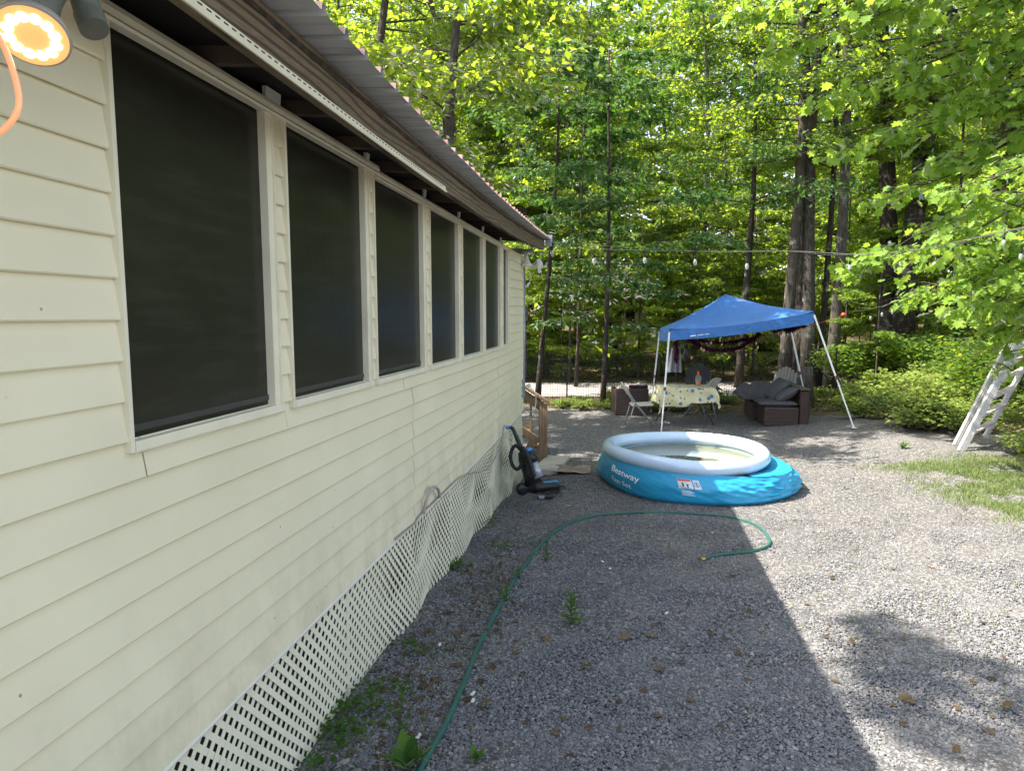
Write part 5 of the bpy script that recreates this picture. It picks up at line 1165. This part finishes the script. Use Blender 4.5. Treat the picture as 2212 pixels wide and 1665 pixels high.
# leaf litter
rng = np.random.default_rng(17)
L1 = np.concatenate([inpoly(420, -.95, 4.4, .32, 2.2, rng), inpoly(90, .2, 4.2, 1.0, 1.6, rng), inpoly(70, 2.3, 4.6, 1.5, 1.8, rng)]); L1[:, 2] = gz(L1[:, 0], L1[:, 1])+.012; L1 = L1[L1[:, 0] > -1.3]
o = link('leaf_litter', leafcloud('leaf_litter', OAK, L1, .052, M['dry'], rng, droop=0, tilt=.25)); tag(o, 'dry brown leaf bits scattered over the near gravel', kind='stuff')
N = 26000; X = rng.uniform(-8, 18, N); Y = rng.uniform(12.0, 34, N); ok = (Y > 15.9+.0*X) | ((X > 5.3+.0*Y) & (Y > 12.2)); ok &= ~(np.abs(Y-(19.6+.139*X)) < 1.5); L2 = np.stack([X, Y, gz(X, Y)+.015], 1)[ok]
o = link('forest_litter', leafcloud('forest_litter', KITE, L2, .11, M['dry'], rng, droop=0, tilt=.3)); tag(o, 'brown fallen leaves covering the woodland floor', kind='stuff')
leafme = [leafcloud('fallen_leaf', OAK, np.zeros((1, 3)), .085, M['dry'], np.random.default_rng(40+k), droop=0, tilt=.2) for k in range(5)]
rl = random.Random(3)
for (x, y) in [(1412, 1437), (850, 1455), (840, 1440), (1250, 1440), (1290, 1255), (1120, 1400), (1000, 1460), (905, 1545), (1030, 1525), (1335, 1380), (1190, 1372), (700, 1640), (745, 1620), (1065, 1350), (1425, 1375), (1815, 1475), (2150, 1575), (2160, 1530), (1980, 1520), (2005, 1222), (1905, 1225), (960, 1405), (1575, 1240), (870, 1610), (1240, 1625)]:
    o = link('fallen_leaf', leafme[rl.randrange(5)]); o.location = on_ground(x, y, .015); o.rotation_euler = (rl.uniform(-.3, .3), rl.uniform(-.3, .3), rl.uniform(0, 6)); tag(o, 'curled brown oak leaf lying on the gravel', 'leaf', 'single fallen leaves on the gravel')
for (x, y) in ((1440, 1324), (1022, 1498), (1022, 1513), (1302, 1213), (870, 1366), (950, 1392), (903, 1302), (1228, 1092), (1318, 1228), (905, 1590)):
    m_ = MB().grid(lambda u, v: Vector((-.022+.044*u, -.009+.018*v, .004+.006*mn.noise(Vector((u*3+x, v*3, 0))))), 4, 3); o = m_.build('paper_scrap', M['white'], None, True); o.location = on_ground(x, y, .014); o.rotation_euler = (0, 0, rl.uniform(0, 3)); tag(o, 'tiny torn scrap of white paper on the gravel', 'litter', 'white scraps on the gravel')
# individual weeds with their own leaves
def weed(name, label, px, py, h, n, ls, seed, rosette=False):
    rng = np.random.default_rng(seed); o = thing(name, label, 'plant', on_ground(px, py)); MB().tube([(0, 0, -.01), (.004, .003, h*.5), (0, 0, h)], [.004, .003, .0015], 5).build('stem', simple('red_stem', (.10, .05, .03), .7) if seed == 1 else M['barkdark'], o)
    for k in range(n):
        a = k*2.4+rng.uniform(-.3, .3); z = (h*(.15+.85*k/n)) if not rosette else .005; d_ = np.array([[math.cos(a), math.sin(a), (.15+.9*k/n) if not rosette else .9+.5*rng.uniform()]]); s_ = ls*(1.0-.35*k/n)*rng.uniform(.8, 1.2)
        V, F = make_leaves(OVAL if not rosette else OVAL, np.array([[0, 0, z]]), d_, np.array([[0, 0, 1.]])+d_*.0+rng.normal(0, .2, (1, 3)), np.array([s_]))
        link('leaf', np_mesh('leaf', V, F, M['weed'], np.full(len(F), rng.uniform(.2, .9))), o)
weed('weed', 'tall leafy weed with a reddish stem standing alone in the gravel', 1232, 1348, .22, 24, .085, 1)
weed('weed', 'weed growing just left of the green hose', 1093, 1300, .13, 14, .06, 2)
weed('weed', 'weed growing right against the bend of the green hose', 1180, 1212, .16, 16, .06, 4)
weed('weed', 'broad leaved rosette weed left of the hose at the bottom edge', 885, 1662, .06, 16, .15, 5, True)
weed('weed', 'small pale weed right of the hose at the bottom edge', 1030, 1645, .04, 9, .07, 6, True)
weed('weed', 'low weed at the lattice foot beside the dry leaves', 985, 1232, .06, 12, .09, 7, True)
weed('weed', 'faint thin weed left of the hose before the bend', 1120, 1250, .10, 10, .045, 9)
weed('weed', 'bright green seedling alone on the sunlit gravel near the ladder', 1950, 968, .14, 14, .14, 8, True)

# ---------------------------------------------------------------- gravel stones (uncountable), near part
def gravel():
    rng = np.random.default_rng(2); xs, ys = [], []
    # density falls with distance
    N = 330000; y = 2.3+rng.beta(1.0, 2.6, N)*9.0; half = .75*y+.6; x = rng.uniform(-1, 1, N)*half-.06*y
    keep = (x > -1.33) & (x < 6.2); x, y = x[keep], y[keep]
    sc = rng.lognormal(0, .33, len(x))*.0054
    P = np.stack([x, y, gz(x, y)+sc*.45], 1)
    me = bpy.data.meshes.new('gravel'); me.vertices.add(len(P)); me.vertices.foreach_set('co', P.astype(np.float32).ravel())
    at_ = me.attributes.new('sz', 'FLOAT', 'POINT'); at_.data.foreach_set('value', sc.astype(np.float32))
    rt = me.attributes.new('rt', 'FLOAT_VECTOR', 'POINT'); rt.data.foreach_set('vector', np.stack([rng.normal(0, .45, len(P)), rng.normal(0, .45, len(P)), rng.uniform(0, 6.28, len(P))], 1).astype(np.float32).ravel())
    o = link('gravel', me); tag(o, 'loose grey crushed stone covering the near yard', kind='stuff')
    ng = bpy.data.node_groups.new('gravel_nodes', 'GeometryNodeTree'); ng.interface.new_socket('Geometry', in_out='INPUT', socket_type='NodeSocketGeometry'); ng.interface.new_socket('Geometry', in_out='OUTPUT', socket_type='NodeSocketGeometry')
    n = ng.nodes; gi = n.new('NodeGroupInput'); go = n.new('NodeGroupOutput'); mp = n.new('GeometryNodeMeshToPoints'); ins = n.new('GeometryNodeInstanceOnPoints'); ico = n.new('GeometryNodeMeshIcoSphere'); ico.inputs['Subdivisions'].default_value = 1
    tr_ = n.new('GeometryNodeTransform'); tr_.inputs['Scale'].default_value = (1.35, .95, .62)
    sm_ = n.new('GeometryNodeSetMaterial'); sm_.inputs['Material'].default_value = M['stone']
    a1 = n.new('GeometryNodeInputNamedAttribute'); a1.data_type = 'FLOAT'; a1.inputs[0].default_value = 'sz'; a2 = n.new('GeometryNodeInputNamedAttribute'); a2.data_type = 'FLOAT_VECTOR'; a2.inputs[0].default_value = 'rt'
    e2r = n.new('FunctionNodeEulerToRotation'); L = ng.links.new
    L(gi.outputs[0], mp.inputs[0]); L(mp.outputs[0], ins.inputs['Points']); L(ico.outputs[0], tr_.inputs[0]); L(tr_.outputs[0], sm_.inputs[0]); L(sm_.outputs[0], ins.inputs['Instance'])
    L(a1.outputs[0], ins.inputs['Scale']); L(a2.outputs[0], e2r.inputs[0]); L(e2r.outputs[0], ins.inputs['Rotation']); L(ins.outputs[0], go.inputs[0])
    md = o.modifiers.new('gravel', 'NODES'); md.node_group = ng
q = NM('crushed_stone'); oi = q.n('ObjectInfo'); q.col(q.ramp(oi.outputs['Random'], [(0, (.10, .103, .108)), (.35, (.145, .148, .153)), (.7, (.19, .192, .195)), (.93, (.235, .225, .218)), (1, (.32, .29, .27))])); q.set(Roughness=.8, Specular_IOR_Level=.3)
M['stone'] = q.m
gravel()
